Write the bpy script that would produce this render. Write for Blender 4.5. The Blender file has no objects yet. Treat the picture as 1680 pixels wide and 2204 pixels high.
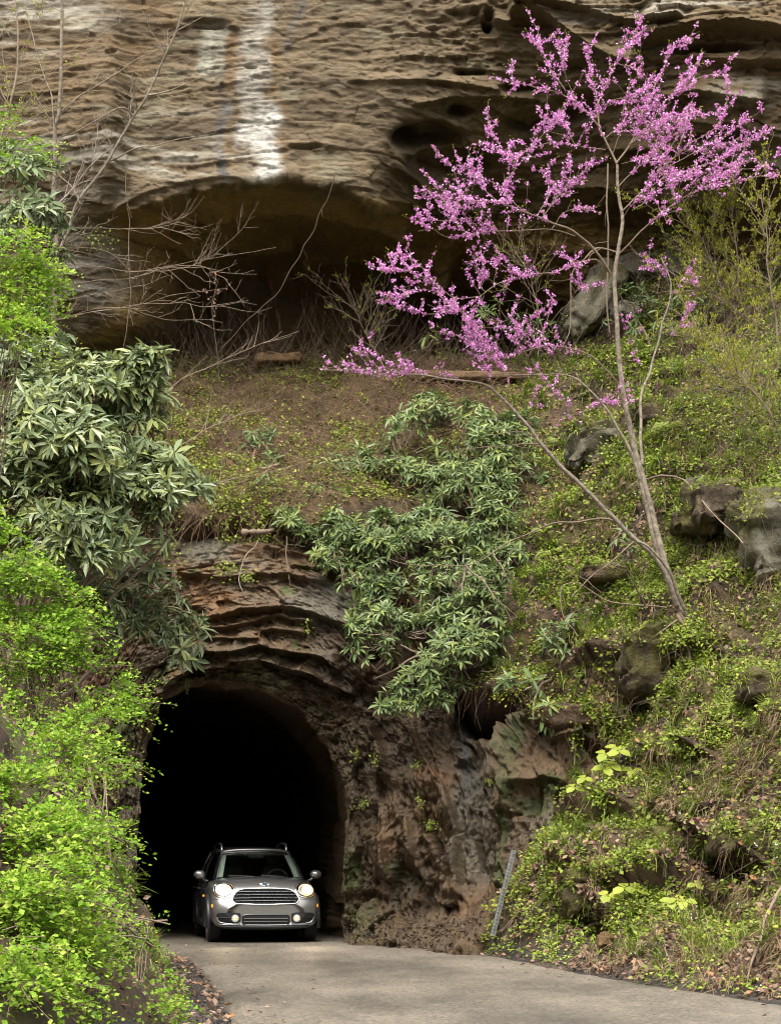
import bpy, math, random
import numpy as np
from mathutils import Vector, Matrix
from mathutils.bvhtree import BVHTree

# ------------------------------------------------------------------ camera, sky, sun, exposure
scene = bpy.context.scene
COL = scene.collection
FPX = 2440.0          # focal length in pixels of the 780 x 1024 picture
HZ = 853.0            # row of the eye-level line
EYE = 1.5
cam_data = bpy.data.cameras.new('camera')
cam_data.sensor_width = 36.0
cam_data.lens = 36.0 * FPX / 1024.0
cam_data.shift_y = (HZ - 512.0) / 1024.0
cam_data.clip_start = 0.1
cam_data.clip_end = 3000.0
cam = bpy.data.objects.new('camera', cam_data)
cam.location = (0, 0, EYE)
cam.rotation_euler = (math.radians(90), 0, 0)
COL.objects.link(cam)
scene.camera = cam

SUN_EL, SUN_AZ = math.radians(62), math.radians(195)      # high sun behind thin cloud, behind the camera and to its left
world = bpy.data.worlds.new('World')
scene.world = world
world.use_nodes = True
wn = world.node_tree.nodes
wl = world.node_tree.links
wn.clear()
sky = wn.new('ShaderNodeTexSky')
sky.sky_type = 'NISHITA'
sky.sun_disc = False
sky.sun_elevation = SUN_EL
sky.sun_rotation = SUN_AZ
sky.air_density = 1.0
sky.dust_density = 4.0
sky.ozone_density = 1.0
hs = wn.new('ShaderNodeHueSaturation')                    # cloud cover: nearly colourless sky light
hs.inputs['Saturation'].default_value = 0.08
bg = wn.new('ShaderNodeBackground')
bg.inputs['Strength'].default_value = 0.15
wo = wn.new('ShaderNodeOutputWorld')
wl.new(sky.outputs['Color'], hs.inputs['Color'])
wl.new(hs.outputs['Color'], bg.inputs['Color'])
wl.new(bg.outputs['Background'], wo.inputs['Surface'])

sun_data = bpy.data.lights.new('sun', 'SUN')
sun_data.energy = 1.5
sun_data.angle = math.radians(50)
sun_data.color = (1.0, 0.93, 0.80)
sun = bpy.data.objects.new('sun', sun_data)
sd_ = Vector((math.sin(SUN_AZ) * math.cos(SUN_EL), math.cos(SUN_AZ) * math.cos(SUN_EL), math.sin(SUN_EL)))
sun.rotation_euler = sd_.to_track_quat('Z', 'Y').to_euler()
sun.location = (0, 0, 60)
COL.objects.link(sun)

scene.view_settings.view_transform = 'Standard'
scene.view_settings.look = 'None'
scene.view_settings.gamma = 1.0
scene.view_settings.use_curve_mapping = False
scene.view_settings.exposure = 1.5
scene.cycles.filter_width = 1.1
scene.cycles.max_bounces = 4
scene.cycles.diffuse_bounces = 2
scene.cycles.transparent_max_bounces = 6

# ------------------------------------------------------------------ helpers
rng = np.random.default_rng(7)
random.seed(7)
K = 780.0 / 1680.0

def Q(u, v, Y):
    """point seen at (u, v) of a 1680 px wide print of the photograph, at depth Y metres"""
    u = np.asarray(u, float); v = np.asarray(v, float); Y = np.asarray(Y, float)
    return np.stack(np.broadcast_arrays((u * K - 390) * Y / FPX, Y, EYE + (HZ - v * K) * Y / FPX), -1)

_T = (rng.random((64, 64, 64)) * 2 - 1).astype(np.float32)

def vn(p, seed=0):
    p = (p + (seed * 7.31 + 1000.0)).astype(np.float32)
    fl = np.floor(p)
    i = fl.astype(np.int32)
    f = p - fl
    f = f * f * (3 - 2 * f)
    i0 = i & 63; i1 = (i + 1) & 63
    x0, y0, z0 = i0[..., 0], i0[..., 1], i0[..., 2]
    x1, y1, z1 = i1[..., 0], i1[..., 1], i1[..., 2]
    fx, fy, fz = f[..., 0], f[..., 1], f[..., 2]
    a = _T[x0, y0, z0] * (1 - fx) + _T[x1, y0, z0] * fx
    b = _T[x0, y1, z0] * (1 - fx) + _T[x1, y1, z0] * fx
    c = _T[x0, y0, z1] * (1 - fx) + _T[x1, y0, z1] * fx
    d = _T[x0, y1, z1] * (1 - fx) + _T[x1, y1, z1] * fx
    return (a * (1 - fy) + b * fy) * (1 - fz) + (c * (1 - fy) + d * fy) * fz

def fbm(p, scale, octv=4, seed=0, gain=0.5):
    p = p * np.asarray(scale, float)
    s = np.zeros(p.shape[:-1]); a = 1.0; t = 0.0
    for o in range(octv):
        s += a * vn(p, seed + o * 3); t += a
        p = p * 2.03; a *= gain
    return s / t

def ridge(p, scale, octv=4, seed=0):
    p = p * np.asarray(scale, float)
    s = np.zeros(p.shape[:-1]); a = 1.0; t = 0.0
    for o in range(octv):
        s += a * (1 - 2 * np.abs(vn(p, seed + o * 3))); t += a
        p = p * 2.1; a *= 0.5
    return s / t

def cells(x, y, seed=0):
    """broken blocks: a random height for each cell and the distance to its joints"""
    xi = np.floor(x); yi = np.floor(y)
    f1 = np.full(x.shape, 9.0); f2 = np.full(x.shape, 9.0); idr = np.zeros(x.shape); tx = np.zeros(x.shape); ty = np.zeros(x.shape)
    for dx in (-1, 0, 1):
        for dy in (-1, 0, 1):
            cx = xi + dx; cy = yi + dy
            a = (cx.astype(np.int64) + 500) & 63; b = (cy.astype(np.int64) + 500) & 63
            ox = _T[a, b, (seed) & 63] * .42 + .5; oy = _T[a, b, (seed + 1) & 63] * .42 + .5
            d = np.hypot(cx + ox - x, cy + oy - y)
            nw = d < f1
            f2 = np.where(nw, f1, np.minimum(f2, d))
            idr = np.where(nw, _T[a, b, (seed + 2) & 63], idr)
            tx = np.where(nw, _T[a, b, (seed + 3) & 63] * (x - cx - ox), tx); ty = np.where(nw, _T[a, b, (seed + 4) & 63] * (y - cy - oy), ty)
            f1 = np.where(nw, d, f1)
    return idr, f2 - f1, tx + ty

def sst(x, a, b):
    t = np.clip((x - a) / (b - a), 0, 1)
    return t * t * (3 - 2 * t)

def rbf(knots):
    kn = np.array(knots, float)
    P = kn[:, :2] / 500.0
    n = len(P)
    d = np.sqrt(((P[:, None] - P[None]) ** 2).sum(-1)) + 1e-9
    A = np.zeros((n + 3, n + 3))
    A[:n, :n] = d * d * np.log(d) - np.eye(n) * 2e-3
    A[:n, n] = 1; A[:n, n + 1:] = P
    A[n, :n] = 1; A[n + 1:, :n] = P.T
    w = np.linalg.solve(A, np.concatenate([kn[:, 2], [0, 0, 0]]))
    def f(U, V):
        sh = np.shape(U)
        X = np.stack([np.ravel(U), np.ravel(V)], -1) / 500.0
        r = np.full(len(X), w[n]) + X @ w[n + 1:]
        for k in range(n):
            dd = np.sqrt(((X - P[k]) ** 2).sum(-1)) + 1e-9
            r += w[k] * dd * dd * np.log(dd)
        return r.reshape(sh)
    return f

def poly_sd(U, V, poly):
    """signed distance to a closed polygon, positive inside"""
    poly = np.array(poly, float)
    best = np.full(np.shape(U), 1e9); ins = np.zeros(np.shape(U), bool)
    for (x0, y0), (x1, y1) in zip(poly, np.roll(poly, -1, 0)):
        dx, dy = x1 - x0, y1 - y0
        t = np.clip(((U - x0) * dx + (V - y0) * dy) / (dx * dx + dy * dy + 1e-9), 0, 1)
        best = np.minimum(best, np.hypot(U - x0 - t * dx, V - y0 - t * dy))
        c = ((y0 > V) != (y1 > V))
        xi = x0 + (V - y0) * dx / (dy if abs(dy) > 1e-9 else 1e-9)
        ins ^= c & (U < xi)
    return np.where(ins, best, -best)

def ledge(U, V, line, prot, up=40, dn=3.0, wob=None):
    """a rock lip along a roughly level line: proud above it, cut back sharply below"""
    L = np.array(line, float)
    vl = np.interp(U, L[:, 0], L[:, 1])
    if wob is not None: vl = vl + wob
    e = sst(U, L[0, 0] - 6, L[0, 0] + 14) * (1 - sst(U, L[-1, 0] - 14, L[-1, 0] + 6))
    t = vl - V
    return prot * e * np.where(t > 0, np.exp(-np.maximum(t, 0) / up), np.exp(np.minimum(t, 0) / dn))

def fin(U, V, line, prot, lf=30, rt=3.0, wob=None):
    """the same along a steep line: proud on its left, cut back to its right"""
    L = np.array(line, float)
    ul = np.interp(V, L[:, 1], L[:, 0])
    if wob is not None: ul = ul + wob
    e = sst(V, L[0, 1] - 6, L[0, 1] + 20) * (1 - sst(V, L[-1, 1] - 20, L[-1, 1] + 6))
    t = ul - U
    return prot * e * np.where(t > 0, np.exp(-np.maximum(t, 0) / lf), np.exp(np.minimum(t, 0) / rt))

def hollow(U, V, cu, cv, ru, rv, dep, wob=0):
    r = np.sqrt(((U - cu) / ru) ** 2 + ((V - cv) / rv) ** 2) + wob
    return -dep * (1 - sst(r, 0.35, 1.1))

def mesh_fast(name, V, F, mat=None, smooth=True, col=None, tone=None):
    V = np.ascontiguousarray(V, np.float32).reshape(-1, 3)
    F = np.ascontiguousarray(F, np.int32)
    k = F.shape[1]
    m = bpy.data.meshes.new(name)
    m.vertices.add(len(V)); m.vertices.foreach_set('co', V.ravel())
    m.loops.add(F.size); m.loops.foreach_set('vertex_index', F.ravel())
    m.polygons.add(len(F))
    m.polygons.foreach_set('loop_start', np.arange(0, F.size, k, dtype=np.int32))
    try: m.polygons.foreach_set('loop_total', np.full(len(F), k, np.int32))
    except Exception: pass
    m.update(calc_edges=True)
    m.polygons.foreach_set('use_smooth', np.full(len(F), smooth, bool))
    if col is not None:
        c = np.ones((len(V), 4), np.float32); c[:, :3] = np.asarray(col).reshape(-1, 3)
        a = m.attributes.new('Col', 'FLOAT_COLOR', 'POINT'); a.data.foreach_set('color', c.ravel())
    if tone is not None:
        a = m.attributes.new('tone', 'FLOAT', 'POINT'); a.data.foreach_set('value', np.asarray(tone, np.float32).ravel())
    if mat: m.materials.append(mat)
    return m

def link(name, data, parent=None, label=None, cat=None, group=None, kind=None, loc=None):
    o = bpy.data.objects.new(name, data)
    COL.objects.link(o)
    if parent is not None: o.parent = parent
    if loc is not None: o.location = loc
    if label: o['label'] = label
    if cat: o['category'] = cat
    if group: o['group'] = group
    if kind: o['kind'] = kind
    return o

def thing(name, label, cat, loc=(0, 0, 0), group=None):
    o = link(name, None, None, label, cat, group, None, loc)
    o.empty_display_size = 0.2
    return o

def local(V, root):
    return np.asarray(V, float).reshape(-1, 3) - np.array(root.location)

def grid_faces(nr, nc, keep=None):
    i = np.arange(nr * nc).reshape(nr, nc)
    F = np.stack([i[:-1, :-1], i[:-1, 1:], i[1:, 1:], i[1:, :-1]], -1).reshape(-1, 4)
    if keep is not None: F = F[keep[:-1, :-1].ravel() & keep[1:, 1:].ravel()]
    return F

def grid_normals(G):
    du = np.gradient(G, axis=1); dv = np.gradient(G, axis=0)
    n = np.cross(du, dv)
    n /= np.linalg.norm(n, axis=-1, keepdims=True) + 1e-12
    return n

def lerp(a, b, t):
    t = np.asarray(t)[..., None]
    return np.asarray(a) * (1 - t) + np.asarray(b) * t

# ------------------------------------------------------------------ materials
def new_mat(name):
    m = bpy.data.materials.new(name); m.use_nodes = True
    return m, m.node_tree.nodes, m.node_tree.links, m.node_tree.nodes['Principled BSDF']

def plain(name, col, rough=0.6, metal=0.0, emit=None, estr=0.0, coat=0.0, spec=None, var=0.0, vscale=12.0):
    m, n, l, b = new_mat(name)
    b.inputs['Base Color'].default_value = (*col, 1)
    b.inputs['Roughness'].default_value = rough
    b.inputs['Metallic'].default_value = metal
    if coat: b.inputs['Coat Weight'].default_value = coat; b.inputs['Coat Roughness'].default_value = 0.06
    if spec is not None: b.inputs['Specular IOR Level'].default_value = spec
    if emit: b.inputs['Emission Color'].default_value = (*emit, 1); b.inputs['Emission Strength'].default_value = estr
    if var:
        tc = n.new('ShaderNodeTexCoord'); nz = n.new('ShaderNodeTexNoise')
        nz.inputs['Scale'].default_value = vscale; nz.inputs['Detail'].default_value = 5
        l.new(tc.outputs['Object'], nz.inputs['Vector'])
        mr = n.new('ShaderNodeMapRange'); mr.inputs['To Min'].default_value = 1 - var; mr.inputs['To Max'].default_value = 1 + var
        mr.inputs['From Min'].default_value = 0.3; mr.inputs['From Max'].default_value = 0.7
        l.new(nz.outputs['Fac'], mr.inputs['Value'])
        mx = n.new('ShaderNodeMix'); mx.data_type = 'RGBA'; mx.blend_type = 'MULTIPLY'
        mx.inputs['Factor'].default_value = 1.0
        mx.inputs['A'].default_value = (*col, 1)
        l.new(mr.outputs['Result'], mx.inputs['B'])
        l.new(mx.outputs['Result'], b.inputs['Base Color'])
    return m

def rock_mat(name, rough=0.8, bump=0.5, scale=14.0, var=0.35, wet=0.0, squash=(1, 1, 1)):
    """colour comes from the rock's own mineral colouring (attribute Col), broken up by grain and fine relief"""
    m, n, l, b = new_mat(name)
    at = n.new('ShaderNodeAttribute'); at.attribute_name = 'Col'
    tc = n.new('ShaderNodeTexCoord')
    mp = n.new('ShaderNodeMapping'); mp.inputs['Scale'].default_value = squash
    l.new(tc.outputs['Object'], mp.inputs['Vector'])
    nz = n.new('ShaderNodeTexNoise'); nz.inputs['Scale'].default_value = scale; nz.inputs['Detail'].default_value = 8; nz.inputs['Roughness'].default_value = 0.7
    l.new(mp.outputs['Vector'], nz.inputs['Vector'])
    mr = n.new('ShaderNodeMapRange'); mr.inputs['From Min'].default_value = 0.3; mr.inputs['From Max'].default_value = 0.7
    mr.inputs['To Min'].default_value = 1 - var; mr.inputs['To Max'].default_value = 1 + var
    l.new(nz.outputs['Fac'], mr.inputs['Value'])
    mx = n.new('ShaderNodeMix'); mx.data_type = 'RGBA'; mx.blend_type = 'MULTIPLY'; mx.inputs['Factor'].default_value = 1.0
    l.new(at.outputs['Color'], mx.inputs['A']); l.new(mr.outputs['Result'], mx.inputs['B'])
    l.new(mx.outputs['Result'], b.inputs['Base Color'])
    n2 = n.new('ShaderNodeTexNoise'); n2.inputs['Scale'].default_value = scale * 0.35; n2.inputs['Detail'].default_value = 10; n2.inputs['Roughness'].default_value = 0.65
    l.new(mp.outputs['Vector'], n2.inputs['Vector'])
    ad = n.new('ShaderNodeMath'); ad.operation = 'ADD'
    l.new(nz.outputs['Fac'], ad.inputs[0]); l.new(n2.outputs['Fac'], ad.inputs[1])
    bp = n.new('ShaderNodeBump'); bp.inputs['Strength'].default_value = bump; bp.inputs['Distance'].default_value = 0.10
    l.new(ad.outputs[0], bp.inputs['Height']); l.new(bp.outputs['Normal'], b.inputs['Normal'])
    if wet:
        n3 = n.new('ShaderNodeTexNoise'); n3.inputs['Scale'].default_value = 0.8; n3.inputs['Detail'].default_value = 4
        l.new(tc.outputs['Object'], n3.inputs['Vector'])
        m3 = n.new('ShaderNodeMapRange'); m3.inputs['From Min'].default_value = 0.4; m3.inputs['From Max'].default_value = 0.62
        m3.inputs['To Min'].default_value = rough; m3.inputs['To Max'].default_value = rough - wet
        l.new(n3.outputs['Fac'], m3.inputs['Value']); l.new(m3.outputs['Result'], b.inputs['Roughness'])
    else:
        b.inputs['Roughness'].default_value = rough
    return m

def leaf_mat(name, stops, rough=0.5, trans=0.3, spec=0.4):
    """per-leaf tone picks a colour between the stops; some light passes through"""
    m, n, l, b = new_mat(name)
    at = n.new('ShaderNodeAttribute'); at.attribute_name = 'tone'
    cr = n.new('ShaderNodeValToRGB')
    e = cr.color_ramp.elements
    for k, (p, c) in enumerate(stops):
        el = e[k] if k < 2 else e.new(p)
        el.position = p; el.color = (*c, 1)
    l.new(at.outputs['Fac'], cr.inputs['Fac'])
    l.new(cr.outputs['Color'], b.inputs['Base Color'])
    b.inputs['Roughness'].default_value = rough
    b.inputs['Specular IOR Level'].default_value = spec
    if trans:
        tr = n.new('ShaderNodeBsdfTranslucent')
        l.new(cr.outputs['Color'], tr.inputs['Color'])
        ms = n.new('ShaderNodeMixShader'); ms.inputs['Fac'].default_value = trans
        out = n['Material Output']
        l.new(b.outputs['BSDF'], ms.inputs[1]); l.new(tr.outputs['BSDF'], ms.inputs[2])
        l.new(ms.outputs['Shader'], out.inputs['Surface'])
    return m
# ------------------------------------------------------------------ the setting: cliff, shelter cave, portal rock, hillside, bank, road
M_cliff = rock_mat('cliff_sandstone', rough=0.85, bump=0.55, scale=9.0, var=0.3, squash=(1, 1, 2.2))
M_portal = rock_mat('portal_sandstone', rough=0.72, bump=0.6, scale=11.0, var=0.4, wet=0.34)
M_soil = rock_mat('hill_soil', rough=0.95, bump=0.9, scale=16.0, var=0.5)

# ---- cliff with the rock shelter under it
cliffY = rbf([
    (-300, -1500, 47), (800, -1500, 46), (2000, -1500, 45), (-300, -500, 45.5), (800, -500, 44.6), (2000, -500, 43.5),
    (0, 0, 44.6), (400, 0, 44.2), (800, 0, 44.0), (1200, 0, 43.7), (1680, 0, 42.8), (2000, 200, 42.6),
    (-300, 400, 45), (0, 400, 44.6), (150, 440, 44.4), (300, 425, 44.0), (500, 365, 43.8), (640, 362, 43.8), (760, 372, 44.0),
    (620, 425, 45.0), (620, 480, 46.6), (620, 540, 48.4), (600, 610, 51.0), (600, 680, 54.0), (600, 760, 57.5), (600, 860, 60),
    (480, 470, 45.8), (470, 560, 47.4), (440, 660, 50.0), (410, 740, 51.8),
    (390, 450, 44.9), (350, 520, 45.6), (260, 500, 44.8), (200, 600, 45.0), (300, 620, 45.7), (330, 700, 46.6), (150, 700, 45.5), (220, 760, 46.2), (0, 700, 45.2), (-300, 750, 45),
    (860, 330, 44.4), (880, 430, 45.8), (880, 520, 47.4), (880, 620, 50.6), (880, 740, 55.0),
    (1040, 300, 44.9), (1050, 420, 46.2), (1060, 540, 47.4), (1080, 650, 50.0), (1100, 740, 53.0),
    (1230, 300, 45.0), (1230, 450, 46.2), (1230, 560, 47.2), (1230, 700, 49.0), (1400, 300, 44.2), (1400, 430, 45.6), (1400, 560, 46.8), (1400, 700, 47.4),
    (1680, 250, 43.2), (1680, 420, 44.8), (1680, 560, 46.3), (1680, 700, 47.0), (2000, 560, 46), (2000, 760, 46.6)])

faceY = rbf([(-300, 0, 45), (200, 0, 44.5), (500, 0, 44.15), (800, 0, 44.0), (1200, 0, 43.9), (-300, 400, 44.9), (200, 300, 44.3), (400, 300, 43.9), (600, 300, 43.7), (800, 300, 43.9), (300, 430, 44.0), (500, 390, 43.65), (640, 390, 43.6), (800, 420, 43.9), (1000, 440, 44.6), (1000, 250, 44.4), (600, 600, 43.6), (300, -1500, 46.5), (900, -1500, 46)])

def build_cliff():
    us = np.linspace(-260, 1940, 800)
    vs = np.concatenate([np.linspace(-1500, -120, 60)[:-1], np.linspace(-120, 860, 390)])
    U, V = np.meshgrid(us, vs)
    Y = cliffY(U, V)
    # the free-standing face runs down to the lip, where the roof of the shelter starts abruptly
    face = faceY(U, V)
    w0 = Q(U, V, Y)
    lipv = np.interp(U, [200, 270, 330, 390, 470, 560, 640, 720, 800, 880], [490, 452, 424, 406, 390, 392, 388, 404, 424, 440]) + 34 * fbm(w0 * np.array([1, 0, .3]), .9, 5, 7, .6)
    on = sst(U, 220, 300) * (1 - sst(U, 780, 900))
    Y = Y * (1 - on) + on * np.where(V < lipv, face, face + (Y - face) * sst(V - lipv, -1, 26))
    B = Q(U, V, Y)
    # bedding and erosion, in metres, measured in the rock itself
    W = B.copy()
    warp = fbm(B, (0.22, 0.2, 0.35), 3, 11)
    W[..., 2] += 0.45 * warp + 0.02 * B[..., 0]
    d = 0.18 * fbm(B, (0.3, 0.2, 0.5), 4, 1)
    d += 0.13 * fbm(W, (0.55, 0.3, 3.2), 5, 5)
    d += 0.06 * ridge(W, (0.8, 0.3, 5.5), 4, 9) + 0.065 * ridge(W, (1.3, 0.8, 12.0), 4, 13) + 0.06 * fbm(W, (6, 2, 18), 3, 17)
    cid, ced, tl = cells(W[..., 0] * .9 + .6 * vn(W * .8, 19), W[..., 2] * 2.6 + .6 * vn(W * 1.1, 23), 11)
    d += 0.05 * cid + 0.09 * tl
    cid, ced, tl = cells(W[..., 0] * 3.2 + .8 * vn(W * 2.2, 27), W[..., 2] * 9 + .8 * vn(W * 3, 29), 17)
    d += 0.03 * cid + 0.07 * tl
    lay = W[..., 2] * 1.25 + 0.5 * vn(W * np.array([0.35, 0.2, 0.3]), 21)
    fr = lay - np.floor(lay)
    amp = 0.5 + 0.5 * vn(np.stack([W[..., 0] * 0.5, np.floor(lay) * 3.7, 0 * fr], -1), 31)
    d += 0.11 * amp * (1 - fr) ** 3 * sst(amp, 0.15, 0.7)
    crk = np.abs(lay * 2 - np.round(lay * 2)); d -= 0.12 * np.exp(-(crk / .03) ** 2) * sst(amp, .35, .8)
    pit = fbm(W, (1.5, 0.6, 3.4), 3, 41)
    d -= 0.35 * np.clip(pit - 0.34, 0, 1)
    pit2 = fbm(W, (4.0, 1.5, 9.0), 3, 45)
    d -= 0.16 * np.clip(pit2 - 0.2, 0, 1)
    wob = 10 * fbm(B, (0.9, 0.3, 0.9), 3, 51)
    w2 = 0.35 * fbm(B, (1.2, 0.4, 1.6), 4, 55)
    for ln, pr, up in [
        ([(380, 62), (420, 55), (480, 58), (520, 66)], 0.35, 40),
        ([(240, 40), (330, 52), (400, 52)], 0.16, 25),
        ([(740, 182), (800, 178), (900, 176), (1000, 182), (1080, 196)], 0.22, 26),
        ([(580, 326), (640, 320), (720, 322)], 0.25, 16),
        ([(250, 448), (330, 415), (420, 396), (470, 388), (560, 392), (640, 388), (720, 402), (800, 410)], 0.25, 22),
        ([(1030, 40), (1090, 62), (1110, 50)], 0.5, 40),
        ([(1095, 42), (1140, 26), (1200, 60), (1260, 92), (1330, 128), (1380, 140)], 0.75, 55),
        ([(1380, 90), (1440, 78), (1500, 70), (1560, 68), (1640, 82), (1760, 96)], 0.8, 60),
        ([(1100, 15), (1250, 30), (1380, 60), (1470, 50)], 0.4, 30),
        ([(1480, 130), (1560, 136), (1640, 140), (1760, 140)], 0.35, 30),
        ([(1420, 210), (1500, 196), (1570, 208), (1650, 214)], 0.5, 36),
        ([(1480, 258), (1580, 262), (1700, 290)], 0.45, 30),
        ([(1300, 316), (1420, 306), (1560, 330), (1760, 356)], 0.45, 36),
        ([(840, 358), (900, 392), (960, 430), (1040, 444)], 0.35, 26),
        ([(830, 430), (900, 436), (980, 470), (1060, 486)], 0.3, 20),
        ([(880, 230), (960, 208), (1060, 206), (1160, 214)], 0.3, 30),
        ([(1180, 400), (1300, 388), (1450, 420), (1640, 440)], 0.4, 30),
        ([(60, 396), (150, 420), (240, 440)], 0.2, 20), ([(420, 470), (520, 452), (640, 446), (760, 470), (880, 500)], 0.5, 18), ([(380, 540), (480, 520), (560, 530), (640, 520)], 0.6, 20), ([(640, 560), (740, 545), (860, 560), (980, 580)], 0.7, 24), ([(560, 600), (680, 610), (800, 600)], 0.8, 24),
        ([(230, 350), (330, 340), (430, 345)], 0.12, 14)]:
        d += ledge(U, V, ln, pr, up, 2.5, wob * 0.8)
    for h in [(925, 285, 75, 34, 0.9), (985, 236, 52, 26, 0.7), (880, 300, 46, 30, 0.7), (1020, 158, 50, 12, 0.4), (960, 350, 110, 34, 0.6), (1110, 190, 60, 14, 0.4),
              (1150, 262, 90, 28, 0.5), (1240, 230, 60, 40, 0.5), (237, 110, 13, 5, 0.25), (540, 146, 20, 5, 0.25), (440, 54, 60, 12, 0.4),
              (448, 228, 14, 6, 0.2), (660, 318, 46, 5, 0.35),
              (270, 470, 50, 22, 0.5), (1560, 108, 120, 14, 0.45), (1340, 470, 80, 40, 0.4), (1550, 290, 80, 12, 0.3), (1050, 46, 16, 26, 0.5),
              (390, 500, 34, 16, 0.5), (430, 480, 26, 14, 0.4)]:
        d += hollow(U, V, *h, wob=w2 * 1.6)
    d *= 0.40 + 0.55 * sst(U, 780, 1000)
    lip = sst(V, 400, 470) * (1 - sst(np.abs(U - 640), 250, 420))
    d *= 1 + 0.5 * lip
    # displacement along the camera-facing normal, eased to level above the lip
    n = grid_normals(B)
    n *= np.sign(-(n * B).sum(-1))[..., None]
    nn = n * 0.6 + np.array([0, -0.5, 0.0]); nn /= np.linalg.norm(nn, axis=-1, keepdims=True)
    P = B + nn * d[..., None]
    # mineral colouring
    a = fbm(W, (0.5, 0.4, 1.6), 5, 61); b_ = fbm(W, (1.6, 0.6, 5.0), 4, 65); c_ = fbm(B, (0.35, 0.3, 0.25), 3, 71)
    col = lerp((0.090, 0.063, 0.034), (0.195, 0.145, 0.088), sst(a + 0.5 * b_ + 0.5 * fbm(W, (5, 2, 12), 3, 67), -0.5, 0.55))
    col = lerp(col, (0.15, 0.092, 0.038), 0.75 * sst(c_ + 0.4 * b_, 0.05, 0.5))
    right = sst(U + 140 * c_, 820, 1120)
    col = lerp(col, np.array((0.125, 0.086, 0.040)), 0.65 * right)
    col = lerp(col, (0.27, 0.27, 0.20), 0.35 * sst(fbm(W, (1.2, 0.5, 3.2), 5, 75), 0.22, 0.42) * (1 - 0.6 * right))
    # under the overhang the stone is ochre, its colour lightened to brighten the roof
    under = poly_sd(U, V, [(250, 470), (400, 415), (480, 395), (640, 392), (740, 415), (860, 440), (1060, 480), (1240, 500), (1700, 500), (1700, 900), (200, 900)])
    col = lerp(col, lerp((0.25, 0.165, 0.058), (0.36, 0.235, 0.085), sst(a, -0.3, 0.4)), 0.85 * sst(under + 40 * b_, -10, 25))
    # white and grey seep streaks
    warpu = 16 * fbm(B, (0.5, 0.3, 0.7), 3, 81) + 22 * fbm(B, (1.6, .6, 3.0), 4, 83)
    def streak(c0, w, v0, v1, sharp=0.5, sd=0):
        x = np.abs(U + warpu - c0) / w
        s = (1 - sst(x, 0.55, 1.15)) * sst(V, v0 - 30, v0 + 20) * (1 - sst(V, v1 - 18, v1 + 8))
        nz = fbm(B, (2.5, 0.5, 0.7), 5, 85 + sd) + 0.7 * fbm(W, (0.9, 0.5, 4.0), 4, 87 + sd)
        return s * sst(nz, -sharp, 0.35)
    col = lerp(col, (0.58, 0.58, 0.58), 0.9 * streak(558, 48, 236, 392, 0.35))
    col = lerp(col, (0.42, 0.41, 0.39), 0.6 * streak(545, 46, -200, 250, 0.22, 3))
    col = lerp(col, (0.44, 0.45, 0.40), 0.7 * streak(462, 34, 62, 170, 0.45, 5))
    col = lerp(col, (0.20, 0.11, 0.04), 0.5 * np.clip(streak(508, 22, 60, 380, 0.5, 7) + streak(606, 16, 60, 360, 0.3, 9), 0, 1))
    col = lerp(col, (0.07, 0.075, 0.085), 0.75 * streak(482, 15, 160, 400, 0.4, 11))
    col = lerp(col, (0.10, 0.10, 0.10), 0.5 * streak(630, 14, 0, 130, 0.4, 13))
    # pale washed bands
    pale = fbm(W, (0.8, 0.4, 5.0), 4, 91)
    zone = np.clip((1 - sst(np.abs(V - 330), 40, 120)) * (1 - sst(U, 480, 640)) + 0.9 * (1 - sst(np.hypot((U - 60) / 200, (V - 50) / 80), 0.5, 1.2))
                   + 0.9 * (1 - sst(np.hypot((U - 1440) / 260, (V - 55) / 60), 0.5, 1.1)) + 0.7 * (1 - sst(np.hypot((U - 1620) / 130, (V - 240) / 150), 0.5, 1.1))
                   + 0.7 * (1 - sst(np.hypot((U - 800) / 90, (V - 184) / 14), 0.5, 1.3)), 0, 1)
    col = lerp(col, (0.46, 0.45, 0.41), 0.6 * zone * sst(pale, 0.0, 0.35))
    gz = np.clip(1 - sst(np.hypot((U - 190) / 130, (V - 590) / 110), 0.6, 1.1), 0, 1)
    col = lerp(col, (0.30, 0.285, 0.27), 0.75 * gz * sst(a + b_, -0.5, 0.3))
    moss = (1 - sst(np.hypot((U - 250) / 130, (V - 745) / 40), 0.5, 1.1))
    col = lerp(col, (0.16, 0.13, 0.02), 0.7 * moss)
    col = col * np.array((.74, .71, .64))
    m = mesh_fast('cliff', P, grid_faces(*U.shape), M_cliff, True, col)
    return link('cliff', m, kind='structure')
build_cliff()

# ---- where the rock cut of the road ends and the soil of the hill begins
CUT = [(-400, 1112), (300, 1100), (470, 1092), (610, 1100), (750, 1150), (880, 1270), (990, 1420), (1050, 1478), (1130, 1484), (1210, 1482), (1300, 1560), (1330, 1640), (1290, 1710),
       (1230, 1760), (1160, 1850), (1110, 1920), (1060, 2045), (1060, 2500), (-400, 2500)]

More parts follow.
